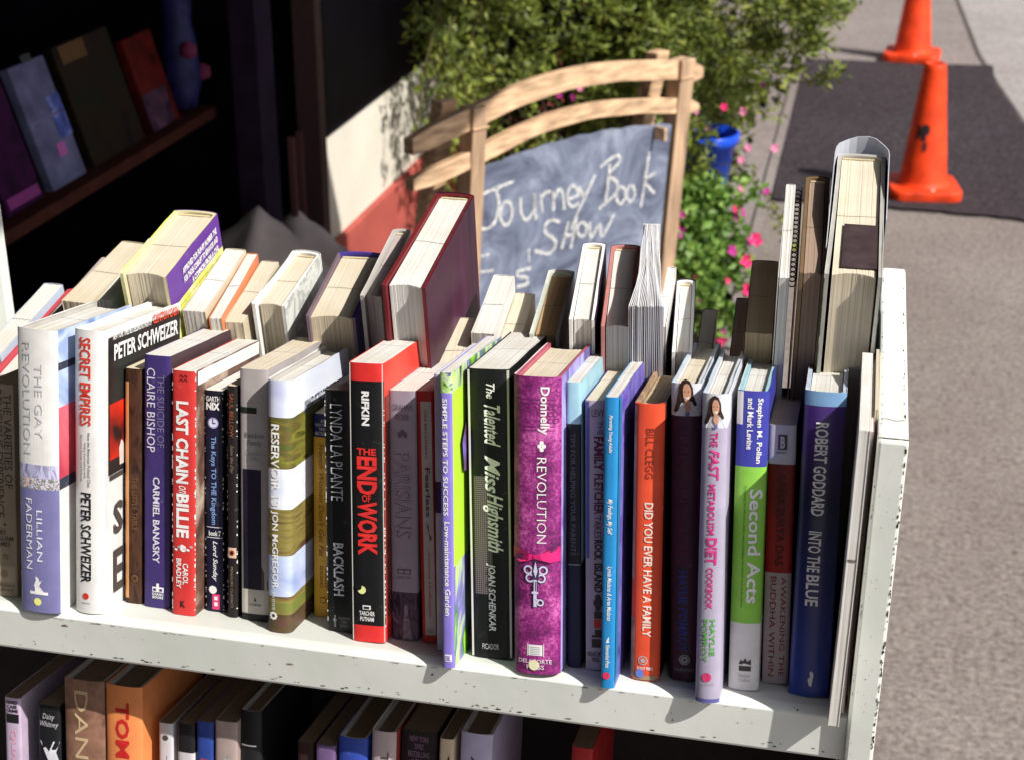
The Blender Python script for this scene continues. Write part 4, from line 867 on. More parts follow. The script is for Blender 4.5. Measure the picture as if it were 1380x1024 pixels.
r, g = fbook('endwork', 'black paperback with red cap and foot and tall red stencil capitals', 'soft', [(843, rd2, rd2, rd2), (514, bk, rfr, bk), (491, rd2, rfr, rd2)], PW(), [
 ('RIFKIN', 527, 572, .38, .60, fg, BB), ('THE', 602, 611, .22, .78, rd2, dict(horiz=True, offset=.03)), ('END', 613, 664, .22, .80, rd2, BB), ('OF', 664, 674, .36, .62, rd2, dict(horiz=True, offset=.02)), ('WORK', 673, 746, .22, .80, rd2, BB),
 ('TARCHER\nPUTNAM', 823, 837, .24, .70, fg, HB)], cr=.002)
disc(r, g, .32, 794, .0034, M('moon_yellow', (.68, .72, .28), .5)); disc(r, g, .22, 790, .0028, bk, lift=.0006); rect(r, g, .34, .58, 815, 821, fg); rect(r, g, .38, .54, 816.5, 819.5, bk, lift=.0006)
side_text(r, g, 'The End of Work', .02, g['w'] - .02, g['h'] - .042, g['h'] - .026, M('ink_deepbrown', (.14, .05, .04), .5), .0008, shear=.2, offset=.02)
side_rect(r, g, .004, g['w'] - .003, .02, g['h'] - .026, PIC('crackle_front', [(.02, .015, .015), (.25, .05, .04), (.04, .03, .03)], 60), .0006)
wear(r, g, 60, fg, sides=(1,), size=.6, zr=(.05, .85))
mg = M('mauve_grey', srgb(150, 138, 150), .4); mgw = M('pale_mauve', srgb(190, 184, 190), .4)
city = PIC('night_city', [(.02, .012, .02), (.09, .05, .09), (.03, .015, .03), (.22, .15, .2)], 150, (1, 1, .4)); oi = M('ink_plum', (.13, .09, .13), .5)
r, g = fbook('parisians', 'mauve grey paperback with thin outlined capitals and dark city photo at the foot', 'soft', [(797, city, city, city), (527, mg, mg, mg)], PW(), [
 ('GRAHAM', 545, 553, .14, .86, oi, H), ('ROBB', 558, 566, .26, .74, oi, H), ('NORTON', 775, 778.5, .22, .74, oi, H)])
for (dx, mt, of, lf) in ((0, M('ink_plum2', (.13, .09, .13), .4), .016, .0003), (.006, mg, -.012, .0005)): spine_text(r, g, 'PARISIANS', g['zz'](608), g['zz'](724), .16, .80, mt, offset=of, lift=lf)
rect(r, g, .24, .76, 765, 772, oi); rect(r, g, .30, .47, 766.5, 770.5, mg, lift=.0006); rect(r, g, .53, .70, 766.5, 770.5, mg, lift=.0006)
for a_ in (-1, 0, 1): disc(r, g, .5 + a_ * .10, 585 - (a_ == 0) * 3, .0017, oi, name='ornament', sy=1.5)
spine_patch(r, g, [(.42, g['zz'](862)), (.48, g['zz'](815)), (.58, g['zz'](815)), (.78, g['zz'](862))], PIC('avenue', [(.10, .06, .09), (.25, .18, .22)], 200), name='avenue_print')
rr_ = C('crimson', 176, 26, 20, .4); be = C('beige_panel', 190, 178, 172, .4); ib = M('ink_brownblack', (.10, .06, .05), .5)
r, g = fbook('fearless', 'slim red bordered book with a grey beige title strip and swallow mark', 'soft', seg1(rr_), PW())
rect(r, g, .24, .90, 541, 856, be)
for a_ in (('ON BECOMING', 552, 616, .46, .62, ib), ('Fearless', 628, 694, .44, .74, ib, B), ('Arianna Huffington', 741, 832, .44, .68, M('ink_rust', (.42, .06, .03), .5)), ('LITTLE\nBROWN', 847, 853, .36, .76, ib, H)):
    spine_text(r, g, a_[0], g['zz'](a_[1]), g['zz'](a_[2]), a_[3], a_[4], a_[5], lift=.0006, **(a_[6] if len(a_) > 6 else {}))
spine_patch(r, g, [(.44, g['zz'](702)), (.58, g['zz'](714)), (.66, g['zz'](728)), (.80, g['zz'](722)), (.62, g['zz'](716)), (.60, g['zz'](706))], ib, lift=.0006, name='swallow_mark')
lg = C('pale_lilac', 196, 194, 212, .4); dp = C('deep_violet', 50, 40, 88)
fbook('grey', 'very thin pale lilac booklet with a violet band beside the lavender gardening book', 'soft', [(688, lg, lg, lg), (646, dp, dp, dp), (505, lg, lg, lg)], PW())
li = C('lavender_cover', 136, 120, 214, .35); gp = PIC('garden_print', [srgb(40, 90, 50), srgb(150, 190, 90), srgb(190, 210, 170), srgb(60, 80, 120)], 160); lime = PIC('lime_front', [srgb(175, 225, 60), srgb(165, 215, 55)], 10)
lf2 = PIC('garden_front', [srgb(150, 215, 60), srgb(70, 120, 50), srgb(130, 120, 190), srgb(190, 225, 120), srgb(60, 50, 110)], 45, (1, 1, .35))
r, g = fbook('simple', 'slim tall lavender gardening book with lime green front cover', 'soft', [(760, li, lf2, li), (528, li, lime, li), (502, gp, lf2, li)], PW(), [('SIMPLE STEPS TO SUCCESS', 535, 690, .22, .62, fg, B), ('Low-maintenance Garden', 698, 826, .28, .74, fg, B)], flare=(0, .004))
rect(r, g, .2, .8, 880, 890, fg); 
spine_text(r, g, 'DK', g['zz'](881.5), g['zz'](888.5), .3, .7, li, lift=.0006, offset=.03, horiz=True)
x_ = g['t'] / 2 + .0028
MB().face([(x_, .02, g['zz'](600)), (x_, .04, g['zz'](560)), (x_, .05, g['zz'](600)), (x_, .06, g['zz'](625)), (x_, .045, g['zz'](650)), (x_, .025, g['zz'](640))]).build('flower_print', PIC('iris_print', [srgb(90, 60, 70), srgb(120, 100, 180)], 60), r)
r, g = fbook('talented', 'thick black paperback with slanting cream script running down the spine', 'soft', seg1(bk), PW(), [
 ('The', 517, 537, .46, .66, fg, ITB), ('Talented', 545, 600, .40, .78, fg, dict(shear=.45, offset=.02)), ('Miss', 612, 662, .40, .76, fg, dict(shear=.45, offset=.02)), ('Highsmith', 662, 742, .34, .82, fg, dict(shear=.45, offset=.02)), ('JOAN SCHENKAR', 757, 850, .40, .62, fg, dict(shear=.2, offset=.02)), ('PICADOR', 868, 876, .28, .68, sil, H)], cr=.003, page_drop=.001)
def halftone():
    m, t, p = _new('halftone'); N = t.nodes; L = t.links; tc = N.new('ShaderNodeTexCoord'); v = N.new('ShaderNodeTexVoronoi'); v.inputs['Scale'].default_value = 620; v.inputs['Randomness'].default_value = 0; L.new(tc.outputs['Object'], v.inputs[0])
    rp = N.new('ShaderNodeValToRGB'); rp.color_ramp.elements[0].position = .35; rp.color_ramp.elements[0].color = (.16, .13, .13, 1); rp.color_ramp.elements[1].position = .5; rp.color_ramp.elements[1].color = (.012, .012, .012, 1)
    L.new(v.outputs[0], rp.inputs[0]); L.new(rp.outputs[0], p.inputs['Base Color']); return m
ht = halftone(); rect(r, g, .12, .55, 640, 800, ht, lift=.0002)
# purple cloth-look hardcover
def fabric():
    m, t, p = _new('magenta_cloth'); N = t.nodes; L = t.links; tc = N.new('ShaderNodeTexCoord')
    a = N.new('ShaderNodeTexNoise'); a.inputs['Scale'].default_value = 420; a.inputs['Detail'].default_value = 5; a.inputs['Roughness'].default_value = .8; L.new(tc.outputs['Object'], a.inputs[0])
    c = N.new('ShaderNodeTexNoise'); c.inputs['Scale'].default_value = 45; c.inputs['Detail'].default_value = 4; L.new(tc.outputs['Object'], c.inputs[0])
    ad = N.new('ShaderNodeMath'); ad.operation = 'ADD'; L.new(a.outputs[0], ad.inputs[0]); L.new(c.outputs[0], ad.inputs[1]); hv = N.new('ShaderNodeMath'); hv.operation = 'MULTIPLY'; hv.inputs[1].default_value = .5; L.new(ad.outputs[0], hv.inputs[0])
    rp = N.new('ShaderNodeValToRGB'); e = rp.color_ramp.elements; e[0].position = .40; e[0].color = (.08, .007, .065, 1); e[1].position = .62; e[1].color = (.62, .14, .42, 1); q = e.new(.5); q.color = (.24, .014, .16, 1)
    L.new(hv.outputs[0], rp.inputs[0]); L.new(rp.outputs[0], p.inputs['Base Color']); p.inputs['Roughness'].default_value = .5
    b = N.new('ShaderNodeBump'); b.inputs['Strength'].default_value = .4; b.inputs['Distance'].default_value = .0006; L.new(a.outputs[0], b.inputs['Height']); L.new(b.outputs[0], p.inputs['Normal']); return m
fab = fabric(); pfr = PIC('purple_photo', [srgb(60, 40, 110), srgb(170, 160, 215), srgb(110, 90, 170)], 30, (1, 1, .5))
r, g = fbook('revolution', 'thick magenta cloth textured hardcover with a pink ribbon and ornate silver key', 'jacket', seg1(fab, pfr, wj), PCR(), [
 ('Donnelly', 520, 582, .54, .78, fg, B), ('REVOLUTION', 612, 726, .52, .72, fg, TH)], cr=.004, bulge=.003, board=C('pinkboard', 190, 90, 110))
kd = M('key_dark', (.05, .03, .10), .4); ks = M('key_silver', (.55, .52, .68), .35)
for a_ in range(4): disc(r, g, .62 + .045 * math.cos(a_ * 1.571), 597 + 4.5 * math.sin(a_ * 1.571), .0016, fg, name='ornament')
ol = M('emboss_line', (.16, .02, .12), .5)
for y in (536, 541, 571, 576): rect(r, g, .04, .97, y, y + .9, ol)
for i in range(3):
    for q_ in (.80, .90):
        disc(r, g, q_, 546 + i * 9, .0020, ol, name='scroll_print'); disc(r, g, q_, 546 + i * 9, .0013, fab, lift=.0006, name='scroll_print')
rib = M('pink_ribbon', (.62, .02, .16), .35, .3, 60)
zz = g['zz']
spine_patch(r, g, [(0.0, zz(733)), (.18, zz(734)), (.36, zz(740)), (.46, zz(741)), (.46, zz(746)), (.34, zz(750)), (.16, zz(752)), (0, zz(749))], rib, name='ribbon', lift=.0016); spine_patch(r, g, [(.46, zz(741)), (.6, zz(739)), (.8, zz(733)), (1, zz(730)), (1, zz(750)), (.82, zz(751)), (.64, zz(748)), (.46, zz(746))], rib, name='ribbon', lift=.0022)
def ring(u, y, r1, r2, lift=.0008, a0=0, a1=6.283, mats=(None, None)):
    b = MB(); x = (u - .5) * g['t']; n = 16
    for rr2, rr1, mt, lf in ((r1 + .0005, r2 - .0005, kd, lift), (r1, r2, ks, lift + .0003)):
        rows = []
        for k in range(n + 1):
            a = a0 + (a1 - a0) * k / n; row = []
            for q in (rr1, rr2):
                xx = x + q * math.cos(a); row.append((xx, spine_y(max(-1, min(1, xx / (g['t'] / 2))), g['bulge'], g['cr']) - lf, zz(y) + q * math.sin(a)))
            rows.append(row)
        MB().grid(rows).build('key_print', mt, r)
for (u, y) in ((.34, 762), (.66, 762), (.38, 773), (.62, 773)): ring(u, y, .0036, .0022)
spine_patch(r, g, [(.5, zz(746)), (.58, zz(762)), (.56, zz(776)), (.44, zz(776)), (.42, zz(762))], kd, lift=.0012, name='key_print'); spine_patch(r, g, [(.5, zz(750)), (.545, zz(763)), (.5, zz(772)), (.455, zz(763))], ks, lift=.0016, name='key_print')
for (a_, m_, lf) in ((.055, kd, .0009), (.034, ks, .0013)): rect(r, g, .49 - a_, .49 + a_, 775, 812, m_, lift=lf, name='key_print')
rect(r, g, .455, .465, 777, 790, kd, lift=.0016, name='key_print'); rect(r, g, .50, .515, 777, 790, kd, lift=.0016, name='key_print')
rect(r, g, .42, .56, 791, 794, ks, lift=.0016, name='key_print'); ring(.60, 806, .0028, .0016); rect(r, g, .5, .57, 801, 803, ks, lift=.0015, name='key_print')
rect(r, g, .34, .64, 865, 880, fg); 
for k_ in range(5): rect(r, g, .38, .60, 868 + k_ * 2.4, 868.7 + k_ * 2.4, gr, lift=.0005)
for u in (.31, .66): rect(r, g, u, u + .015, 864, 881, fg)
spine_text(r, g, 'DELACORTE', zz(885), zz(891), .12, .84, M('ink_pinkwhite', (.65, .5, .6), .5), horiz=True, offset=.02); spine_text(r, g, 'PRESS', zz(893), zz(899), .30, .68, M('ink_pinkwhite', (.65, .5, .6), .5), horiz=True, offset=.02)
disc(r, g, .46, 893, .0042, M('cream_dot', (.72, .68, .45), .5), lift=.0008)
lb = C('pale_cyan', 160, 205, 218, .4); db = C('slate_black', 30, 30, 38, .45); dbl = C('dark_blue_grey', 26, 34, 62, .45)
r, g = fbook('tips', 'narrow hardcover with pale cyan cap above a slate black spine, beside the magenta one', 'soft', [(757, dbl, dbl, dbl), (570, db, lb, db), (516, lb, lb, lb)], PW(), [('TIPS FOR HELPING YOUR PARENTS', 582, 745, .28, .62, M('ink_faint', (.13, .12, .15), .5))])
rect(r, g, 0, 1, 757, 759, M('ink_dim', (.20, .20, .22), .5))
lp = C('lilac_grey', 186, 176, 196, .4); be2 = C('edge_blue', 88, 96, 180, .4); ip = M('ink_wine', (.14, .02, .06), .5)
r, g = fbook('levy', 'lilac grey paperback with dark condensed capitals and a small red and black train', 'soft', seg1(lp, lp, be2), PCR(), [
 ('LEVY', 552, 561, .34, .96, ip, H), ('THE', 567, 585, .62, .88, C('ink_bluev', 60, 60, 130)), ('FAMILY', 587, 632, .46, .92, ip, BB), ('FLETCHER', 636, 690, .46, .90, ip, B), ('TAKES', 692, 722, .46, .80, ip), ('ROCK', 724, 752, .46, .88, dk, BB), ('ISLAND', 756, 796, .46, .88, dk, BB), ('DELACORTE\nPRESS', 878, 892, .12, .96, dk, HB)], cr=.003)
rect(r, g, .02, .22, 542, 750, be2); rect(r, g, .34, .80, 860, 872, dk)
for y, a, bb_, m_ in ((802, .5, .8, dk), (810, .42, .92, dk), (818, .5, .8, dk)): disc(r, g, (a + bb_) / 2, y, (bb_ - a) * g['t'] / 2, m_, name='train_print')
rect(r, g, .46, .88, 822, 832, dk, name='train_print'); rect(r, g, .46, .80, 833, 845, rd, name='train_print'); rect(r, g, .50, .86, 847, 856, dk, name='train_print'); rect(r, g, .34, .92, 855, 858, dk, name='train_print')
cb = C('cerulean', 0, 138, 206, .32); cb2 = C('teal_side', 20, 120, 170, .4); vi = PIC('violet_front', [srgb(90, 60, 160), srgb(120, 110, 190), srgb(70, 60, 130)], 40)
r, g = fbook('blue', 'slim bright blue paperback with white script and a red dot at its foot', 'soft', seg1(cb, vi, cb), PW(), [
 ('Parenting Young Adults', 557, 606, .30, .62, fg, dict(shear=.25, offset=.02)), ('My Feelings, My Self', 667, 714, .26, .70, fg, ITB), ('Lynda Madaras & Area Madaras', 757, 831, .30, .72, fg, ITB), ('Newmarket Press', 864, 896, .34, .66, fg, ITB)], cr=.002)
spine_patch(r, g, [(.35, g['zz'](862)), (.45, g['zz'](856)), (.6, g['zz'](853)), (.55, g['zz'](858)), (.62, g['zz'](861))], fg, name='bird_logo')
disc(r, g, .42, 907, .0029, M('red_dot', (.62, .04, .10), .4), lift=.0007); side_rect(r, g, .002, .014, .004, g['h'] - .001, cb2, .0005)
orr = C('orange_cloth', 238, 74, 22, .45); wo = M('worn_board', (.36, .24, .15), .8, .3, 60)
r, g = fbook('orange', 'orange hardcover with white spaced capitals and scuffed brown edges', 'hard', seg1(orr, M('maroon_side', (.05, .015, .015), .5), wo), PT(), [
 ('BILL CLEGG', 577, 643, .42, .68, M('ink_darkred', (.22, .03, .02), .5)), ('DID YOU EVER HAVE A FAMILY', 675, 857, .40, .70, M('ink_peach', (.76, .60, .52), .5), B), ('SCOUT PRESS', 899, 903, .24, .78, fg, dict(horiz=True, offset=.02))], cr=.003, board=wo)
rect(r, g, .0, .10, 548, 780, wo, lift=.0004, name='worn_edge'); rect(r, g, .0, .14, 832, 914, wo, lift=.0004, name='worn_edge'); rect(r, g, .0, .95, 911, 917, wo, lift=.0004, name='worn_edge')
disc(r, g, .44, 890, .0038, gr); disc(r, g, .44, 890, .0029, orr, lift=.0005); disc(r, g, .44, 890, .0018, gr, lift=.0007)
disc(r, g, .34, 908, .0033, C('blue_dot', 100, 130, 220), lift=.0009)
def portrait(r, g, yt, yb, coat, scale=1.0):
    """small printed head and shoulders picture on the spine"""
    zz = g['zz']; H_ = yb - yt
    def pz(pts): return [(u, zz(yt + v * H_)) for u, v in pts]
    hair = M('hair_print', (.035, .015, .012), .5); skn = M('skin_print', (.50, .26, .17), .5); ct = M(coat, (.62, .64, .72), .5)
    spine_patch(r, g, pz([(.16, 1), (.20, .80), (.42, .66), (.66, .64), (.86, .76), (.92, 1)]), ct, lift=.00045, name='coat_print')
    spine_patch(r, g, pz([(.10, .86), (.18, .66), (.24, .42), (.28, .20), (.38, .06), (.50, .02), (.64, .08), (.74, .26), (.76, .46), (.88, .70), (.80, .74), (.70, .60), (.36, .64), (.24, .86), (.16, .92)]), hair, lift=.00065, name='hair_print')
    spine_patch(r, g, pz([(.48, .60), (.66, .60), (.68, .80), (.56, .92), (.46, .76)]), skn, lift=.0008, name='neck_print')
    spine_patch(r, g, pz([(.40, .30), (.44, .18), (.52, .13), (.62, .17), (.68, .30), (.68, .46), (.62, .58), (.56, .64), (.48, .60), (.42, .48)]), skn, lift=.00095, name='face_print')
    spine_patch(r, g, pz([(.48, .48), (.56, .50), (.64, .46), (.60, .54), (.53, .55)]), WHT(), lift=.0011, name='smile_print')
    for u in (.47, .60): spine_patch(r, g, pz([(u - .03, .345), (u, .33), (u + .035, .34), (u, .362)]), hair, lift=.0011, name='eye_print')
    spine_patch(r, g, pz([(.50, .84), (.56, .92), (.62, .84), (.64, 1), (.50, 1)]), M('shirt_print', (.12, .12, .30), .5), lift=.0011, name='shirt_print')
mr = C('maroon_black', 74, 34, 54, .4); sp_ = C('silver_lilac', 172, 164, 188, .3); pal = C('pale_top', 214, 216, 224, .35); pbl = C('flap_blue', 150, 190, 215, .4)
mk = C('ink_magenta', 206, 40, 128); mkd = M('ink_darkmag', (.10, .01, .05), .5)
r, g = fbook('fast1', 'dark maroon hardcover with a small portrait of a smiling woman, beside the orange one', 'jacket', [(560, mr, mr, mr), (518, pal, pal, pal, pbl)], PCR(), [
 ('THE', 566, 590, .22, .60, mkd), ('FAST', 594, 640, .20, .66, mkd, dict(shear=.25, offset=.02)), ('METABOLISM', 646, 712, .24, .62, mkd, B), ('DIET', 716, 762, .22, .62, mkd, BB), ('HAYLIE POMROY', 766, 878, .28, .60, C('ink_blue_d', 50, 60, 150), B), ('HARMONY', 901, 906, .14, .86, M('ink_dim', (.20, .20, .22), .5), H)], board=pal, bulge=.003)
portrait(r, g, 511, 560, 'coat_print_a'); disc(r, g, .5, 889, .0042, gr); disc(r, g, .5, 889, .0034, mr, lift=.0005)
for k_ in range(6): disc(r, g, .5 + .09 * math.cos(k_ * 1.047), 889 + 3.4 * math.sin(k_ * 1.047), .0011, gr, lift=.0007)
gn = C('ink_green', 90, 170, 70)
r, g = fbook('fast2', 'silver lilac hardcover with pink capitals and a smiling woman portrait at the top', 'jacket', [(572, sp_, sp_, sp_), (528, pal, pal, pal, pbl)], PW(), [
 ('THE', 577, 596, .38, .66, mk, B), ('FAST', 600, 640, .36, .74, mk, dict(shear=.25, offset=.03)), ('METABOLISM', 645, 712, .36, .62, mk, B), ('DIET', 716, 752, .32, .74, mk, BB), ('COOKBOOK', 756, 812, .36, .62, mk, B), ('HAYLIE', 826, 876, .56, .76, gn, B), ('POMROY', 826, 885, .26, .46, gn, B), ('HARMONY', 914, 917, .14, .80, gr, H)], board=pal, bulge=.003)
portrait(r, g, 529, 572, 'coat_print_b'); disc(r, g, .46, 906, .0036, C('pink_dot', 214, 50, 110)); rect(r, g, 0.02, .98, 936, 941, C('blue_foot', 90, 95, 160))
ylb = C('royal_blue', 58, 62, 168, .35); lm = C('apple_green', 140, 206, 66, .35); wsp = C('white_spine', 226, 224, 222, .35)
r, g = fbook('second', 'hardcover striped royal blue, apple green and white with a large white title', 'jacket', [(838, wsp, wj, wj), (627, lm, lm, wj), (528, ylb, ylb, wj)], PW(), [
 ('Stephen M. Pollan', 537, 622, .62, .84, fg, B), ('and Mark Levine', 537, 604, .34, .54, fg, B), ('Second Acts', 656, 810, .50, .92, fg, B), ('Creating the life you really want, building the career you truly desire', 652, 816, .30, .40, M('ink_darkgreen', (.05, .12, .02), .5)), ('Harper\nCollins', 908, 919, .34, .74, gr, H)], board=lb, bulge=.0025)
rect(r, g, .0, .20, 529, 572, wsp, lift=.0003); 
spine_patch(r, g, [(.34, g['zz'](893)), (.40, g['zz'](888)), (.46, g['zz'](891)), (.54, g['zz'](886)), (.62, g['zz'](891)), (.72, g['zz'](887)), (.74, g['zz'](895)), (.34, g['zz'](895))], dk, name='flame_logo'); rect(r, g, .34, .74, 897, 904, dk)
sg_ = C('silver_grey', 184, 180, 190, .35); dr = C('dark_red', 150, 16, 14, .4); db3 = PIC('dark_red_print', [(.02, .006, .006), (.20, .008, .006), (.30, .01, .008)], 24, (1, 1, .4))
r, g = fbook('buddha', 'paperback in silver grey and deep red with a boxed capital letter at the top', 'soft', [(770, C('mauve_beige', 176, 156, 158), sg_, sg_), (625, db3, sg_, sg_), (573, sg_, sg_, sg_)], PT(), [
 ('AWAKENING THE', 775, 912, .62, .82, M('ink_wine2', (.20, .03, .03), .5)), ('BUDDHA WITHIN', 775, 912, .22, .44, M('ink_wine2', (.20, .03, .03), .5)), ('LAMA SURYA DAS', 640, 760, .35, .68, M('ink_reddark', (.07, .004, .004), .5), B), ('BROADWAY', 608, 611, .30, .68, dk, H)])
rect(r, g, .34, .68, 586, 606, dk); spine_text(r, g, 'B', g['zz'](588), g['zz'](604), .42, .60, sg_, lift=.0006, horiz=True, offset=.04)
pv = C('violet_navy', 70, 44, 110, .35); nvy = C('navy', 24, 30, 66, .35); nvb = C('royal_navy', 30, 46, 116, .35); skb = C('sky_cap', 120, 164, 208, .3)
def navy_grad():
    m, t, p = _new('navy_spine'); N = t.nodes; L = t.links; tc = N.new('ShaderNodeTexCoord'); sp = N.new('ShaderNodeSeparateXYZ'); L.new(tc.outputs['Object'], sp.inputs[0])
    mr_ = N.new('ShaderNodeMapRange'); mr_.inputs[1].default_value = 0; mr_.inputs[2].default_value = .24; L.new(sp.outputs[2], mr_.inputs[0]); rp = N.new('ShaderNodeValToRGB'); e = rp.color_ramp.elements
    e[0].color = srgb(36, 58, 140) + (1,); e[1].color = srgb(72, 42, 118) + (1,); q = e.new(.35); q.color = srgb(26, 36, 92) + (1,); q = e.new(.65); q.color = srgb(20, 24, 52) + (1,)
    L.new(mr_.outputs[0], rp.inputs[0]); L.new(rp.outputs[0], p.inputs['Base Color']); p.inputs['Roughness'].default_value = .3; return m
ng = navy_grad()
r, g = fbook('goddard', 'tall navy hardcover with a light blue cap and silver capitals, near the end panel', 'jacket', [(548, ng, nvy, nvy), (529, skb, skb, wj, wj)], PW(), [
 ('ROBERT', 569, 622, .30, .62, fg, B), ('GODDARD', 626, 692, .30, .62, fg, B), ('INTO THE', 713, 768, .28, .60, fg, B), ('BLUE', 772, 814, .28, .60, fg, B)], bulge=.0035, board=C('bluewhite', 190, 205, 225))
spine_patch(r, g, [(.50, g['zz'](924)), (.46, g['zz'](916)), (.52, g['zz'](912)), (.50, g['zz'](906)), (.56, g['zz'](904)), (.60, g['zz'](909)), (.58, g['zz'](917)), (.56, g['zz'](926))], fg, name='seahorse_logo')
# thin paperbacks at the end, fore edges towards the viewer, leaning on the end panel
def slab(x0, t, d, h, w, top_dx, label, mat, bow=0, pg=None, yaw=0, upright=False):
    m_ = front_mat(x0, d, t, 0, 0, yaw)
    if upright: m_ = frame(X, Vector((0, math.cos(.03), -math.sin(.03))), Vector((0, math.sin(.03), math.cos(.03))), Vector((x0, .981 + d, .9668)))
    r = empty('paperback_book', m_, label, 'book', FG)
    def curve(z): f = z / h; return top_dx * f + bow * math.sin(math.pi * f)
    for nm, xa, xb, mt, ya in (('cover', -t / 2, -t / 2 + .0006, mat, 0), ('page_block', -t / 2 + .0007, t / 2 - .0007, pg or PW(), .0006), ('cover', t / 2 - .0006, t / 2, mat, 0)):
        b = MB(); rows = []
        for i in range(15):
            z = h * i / 14; c = curve(z); rows.append([(xa + c, ya, z), (xb + c, ya, z), (xb + c, w, z), (xa + c, w, z)])
        b.grid(rows, 0, True); b.face(rows[0][::-1]); b.face(rows[-1]); b.build(nm, mt, r)
    b = MB(); c = curve(h * .58); b.box(-t / 2 + c - .0003 + .0008, -.0004, h * .58, t / 2 + c - .0006, .0006, h * .582); b.build('shadow_line', M('shadow_line_dark', (.09, .07, .06), .8), r)  # the same painted-in shadow line, across the outward page edges
    return r
slab(.0236, .0076, -.0115, .234, .150, .0012, 'white paperback bowing out of the row, page edges outward, beside the navy hardcover', M('white_card', (.72, .70, .66), .5), .0007, upright=True)
slab(.0292, .0026, .006, .226, .145, .0008, 'thin mauve edged booklet squeezed between the bowed white paperback and the end panel', C('mauve_card', 150, 118, 128), -.0010, PAGES('soft_white_pages', (.60, .57, .54)), upright=True)
slab(.0316, .0022, .030, .232, .120, .0008, 'thin cream booklet pressed flat against the cart end panel', M('cream_card', (.62, .54, .42), .5), 0, PCR(), upright=True)


# ------------------------------------------------------------------ back row (spines away, page edges towards the viewer)
def bbook(key, label, kind, segs, page=None, fan=0, **k):
    x, e, h, t, yaw, w = BACK[key]
    return book(back_mat(x, e, t, yaw), label, BG, t, h, w, kind, segs, page, fan=fan, **k)
cw = C('cream_cover', 214, 200, 170); ww = C('white_cover', 224, 222, 218, .4); pbc = C('pale_blue_cover', 190, 205, 225)
bbook('b1', 'cream paged paperback at the far left of the back row', 'soft', seg1(cw), PCR())
bbook('b2', 'white paperback with pale blue cover edge next to the purple and yellow book', 'soft', seg1(pbc, ww, pbc), PW())
yg = PIC('yellow_green_cover', [srgb(226, 226, 120), srgb(205, 215, 90), srgb(232, 230, 170)], 60, (1, 1, 1)); pv2 = C('purple_cover', 96, 40, 148, .35)
r, g = bbook('b3', 'thick hardcover whose side is purple with white print above yellow green', 'jacket', [(.865, yg, yg, yg), (1, pv2, yg, pv2)], PCR(), board=C('cream_board', 222, 214, 170))
x_ = -g['t'] / 2 - .0015; w_ = g['w']; h_ = g['h']
def bside(body, y0, y1, z0, z1, mat, **k):   # outer side seen from +x of the world: local -x
    return lettering(body, lambda a, c: (x_, y1 + (y0 - y1) * a, z0 + (z1 - z0) * c), mat, r, **k)
for i, s_ in enumerate(('APPROVED FOR FILM BY NUMBER THE', 'FOR THOSE CORRUPT TO BEHAVIOR AND', 'A COMMON FROM A CIVIL')):
    bside(s_, .014, w_ - (.030 if i < 2 else .045), h_ - .0155 - i * .0085, h_ - .0095 - i * .0085, fg, offset=.03)
for i in range(9): bside('the way of a ready mind and other notes', .01, w_ - .01, h_ * .84 - i * .011, h_ * .84 + .005 - i * .011, M('ink_yellowdark', (.45, .42, .10), .6))
bbook('b4', 'white paged paperback right of the purple sided hardcover', 'soft', seg1(cw), PW())
oc = C('orange_cover', 226, 130, 80)
bbook('b5', 'slim paperback with an orange cover edge in the back row', 'soft', seg1(oc), PW())
bbook('b6', 'cream paged paperback between the orange edged and the marbled book', 'soft', seg1(cw), PCR())
mbl = PIC('marbled', [srgb(225, 225, 222), srgb(160, 165, 160), srgb(215, 216, 210), srgb(190, 195, 185)], 35, dist=2)
bbook('b7', 'hardcover in a crumpled white and grey marbled jacket', 'jacket', seg1(mbl), PCR(), board=WHT(), flare=(.001, .002))
bp = C('blue_violet_board', 66, 52, 150, .4)
bbook('b8', 'wide hardcover with blue violet boards and cream pages', 'hard', seg1(bp, C('taupe_side', 120, 100, 110), bp), PCR(), fan=.0015)
gw = C('grey_white_jacket', 214, 208, 208)
bbook('b9', 'slim white and grey jacketed hardcover left of the tall maroon one', 'jacket', seg1(gw, gw, wj), PAGES('mauve_pages', (.44, .38, .38)))
mar = C('maroon_board', 112, 22, 30, .4); sw = PIC('purple_swirl', [(.02, .01, .02), (.05, .012, .03), (.04, .01, .025), (.055, .012, .03), (.09, .025, .08), (.26, .20, .32)], 7, (1, 1, .6), dist=1.5, detail=2)
bbook('b10', 'tall maroon hardcover with a dark purple swirl jacket, in front of the sign post', 'jacket', seg1(sw, mar, sw), PW(), board=mar, flare=(.001, .001))
bbook('b11', 'small cream paged paperback low beside the maroon hardcover', 'soft', seg1(cw), PCR())
bbook('b12', 'white paperback standing in front of the chalkboard', 'soft', seg1(ww), PW())
bbook('b13', 'low beige paperback left of the brown shaded hardcover', 'soft', seg1(cw), PCR())
bbook('b14', 'hardcover with pale board and brown shaded pages below the sign number', 'jacket', seg1(wj), PAGES('shade_brown_pages', (.42, .27, .14)), board=C('palegreen_board', 200, 205, 190))  # shade on these pages is put into their brown
bbook('b15', 'tall white paged hardcover with black trimmed jacket before the chalkboard', 'jacket', seg1(C('dark_purple_board', 60, 30, 66)), PW(), board=WHT())
bbook('b16', 'hardcover with pink and red boards and a beaded red headband', 'jacket', seg1(C('brick_cover', 120, 52, 38), C('brick_cover', 120, 52, 38), C('pink_edge', 214, 170, 172)), PW(), board=C('pink_board', 196, 130, 126))
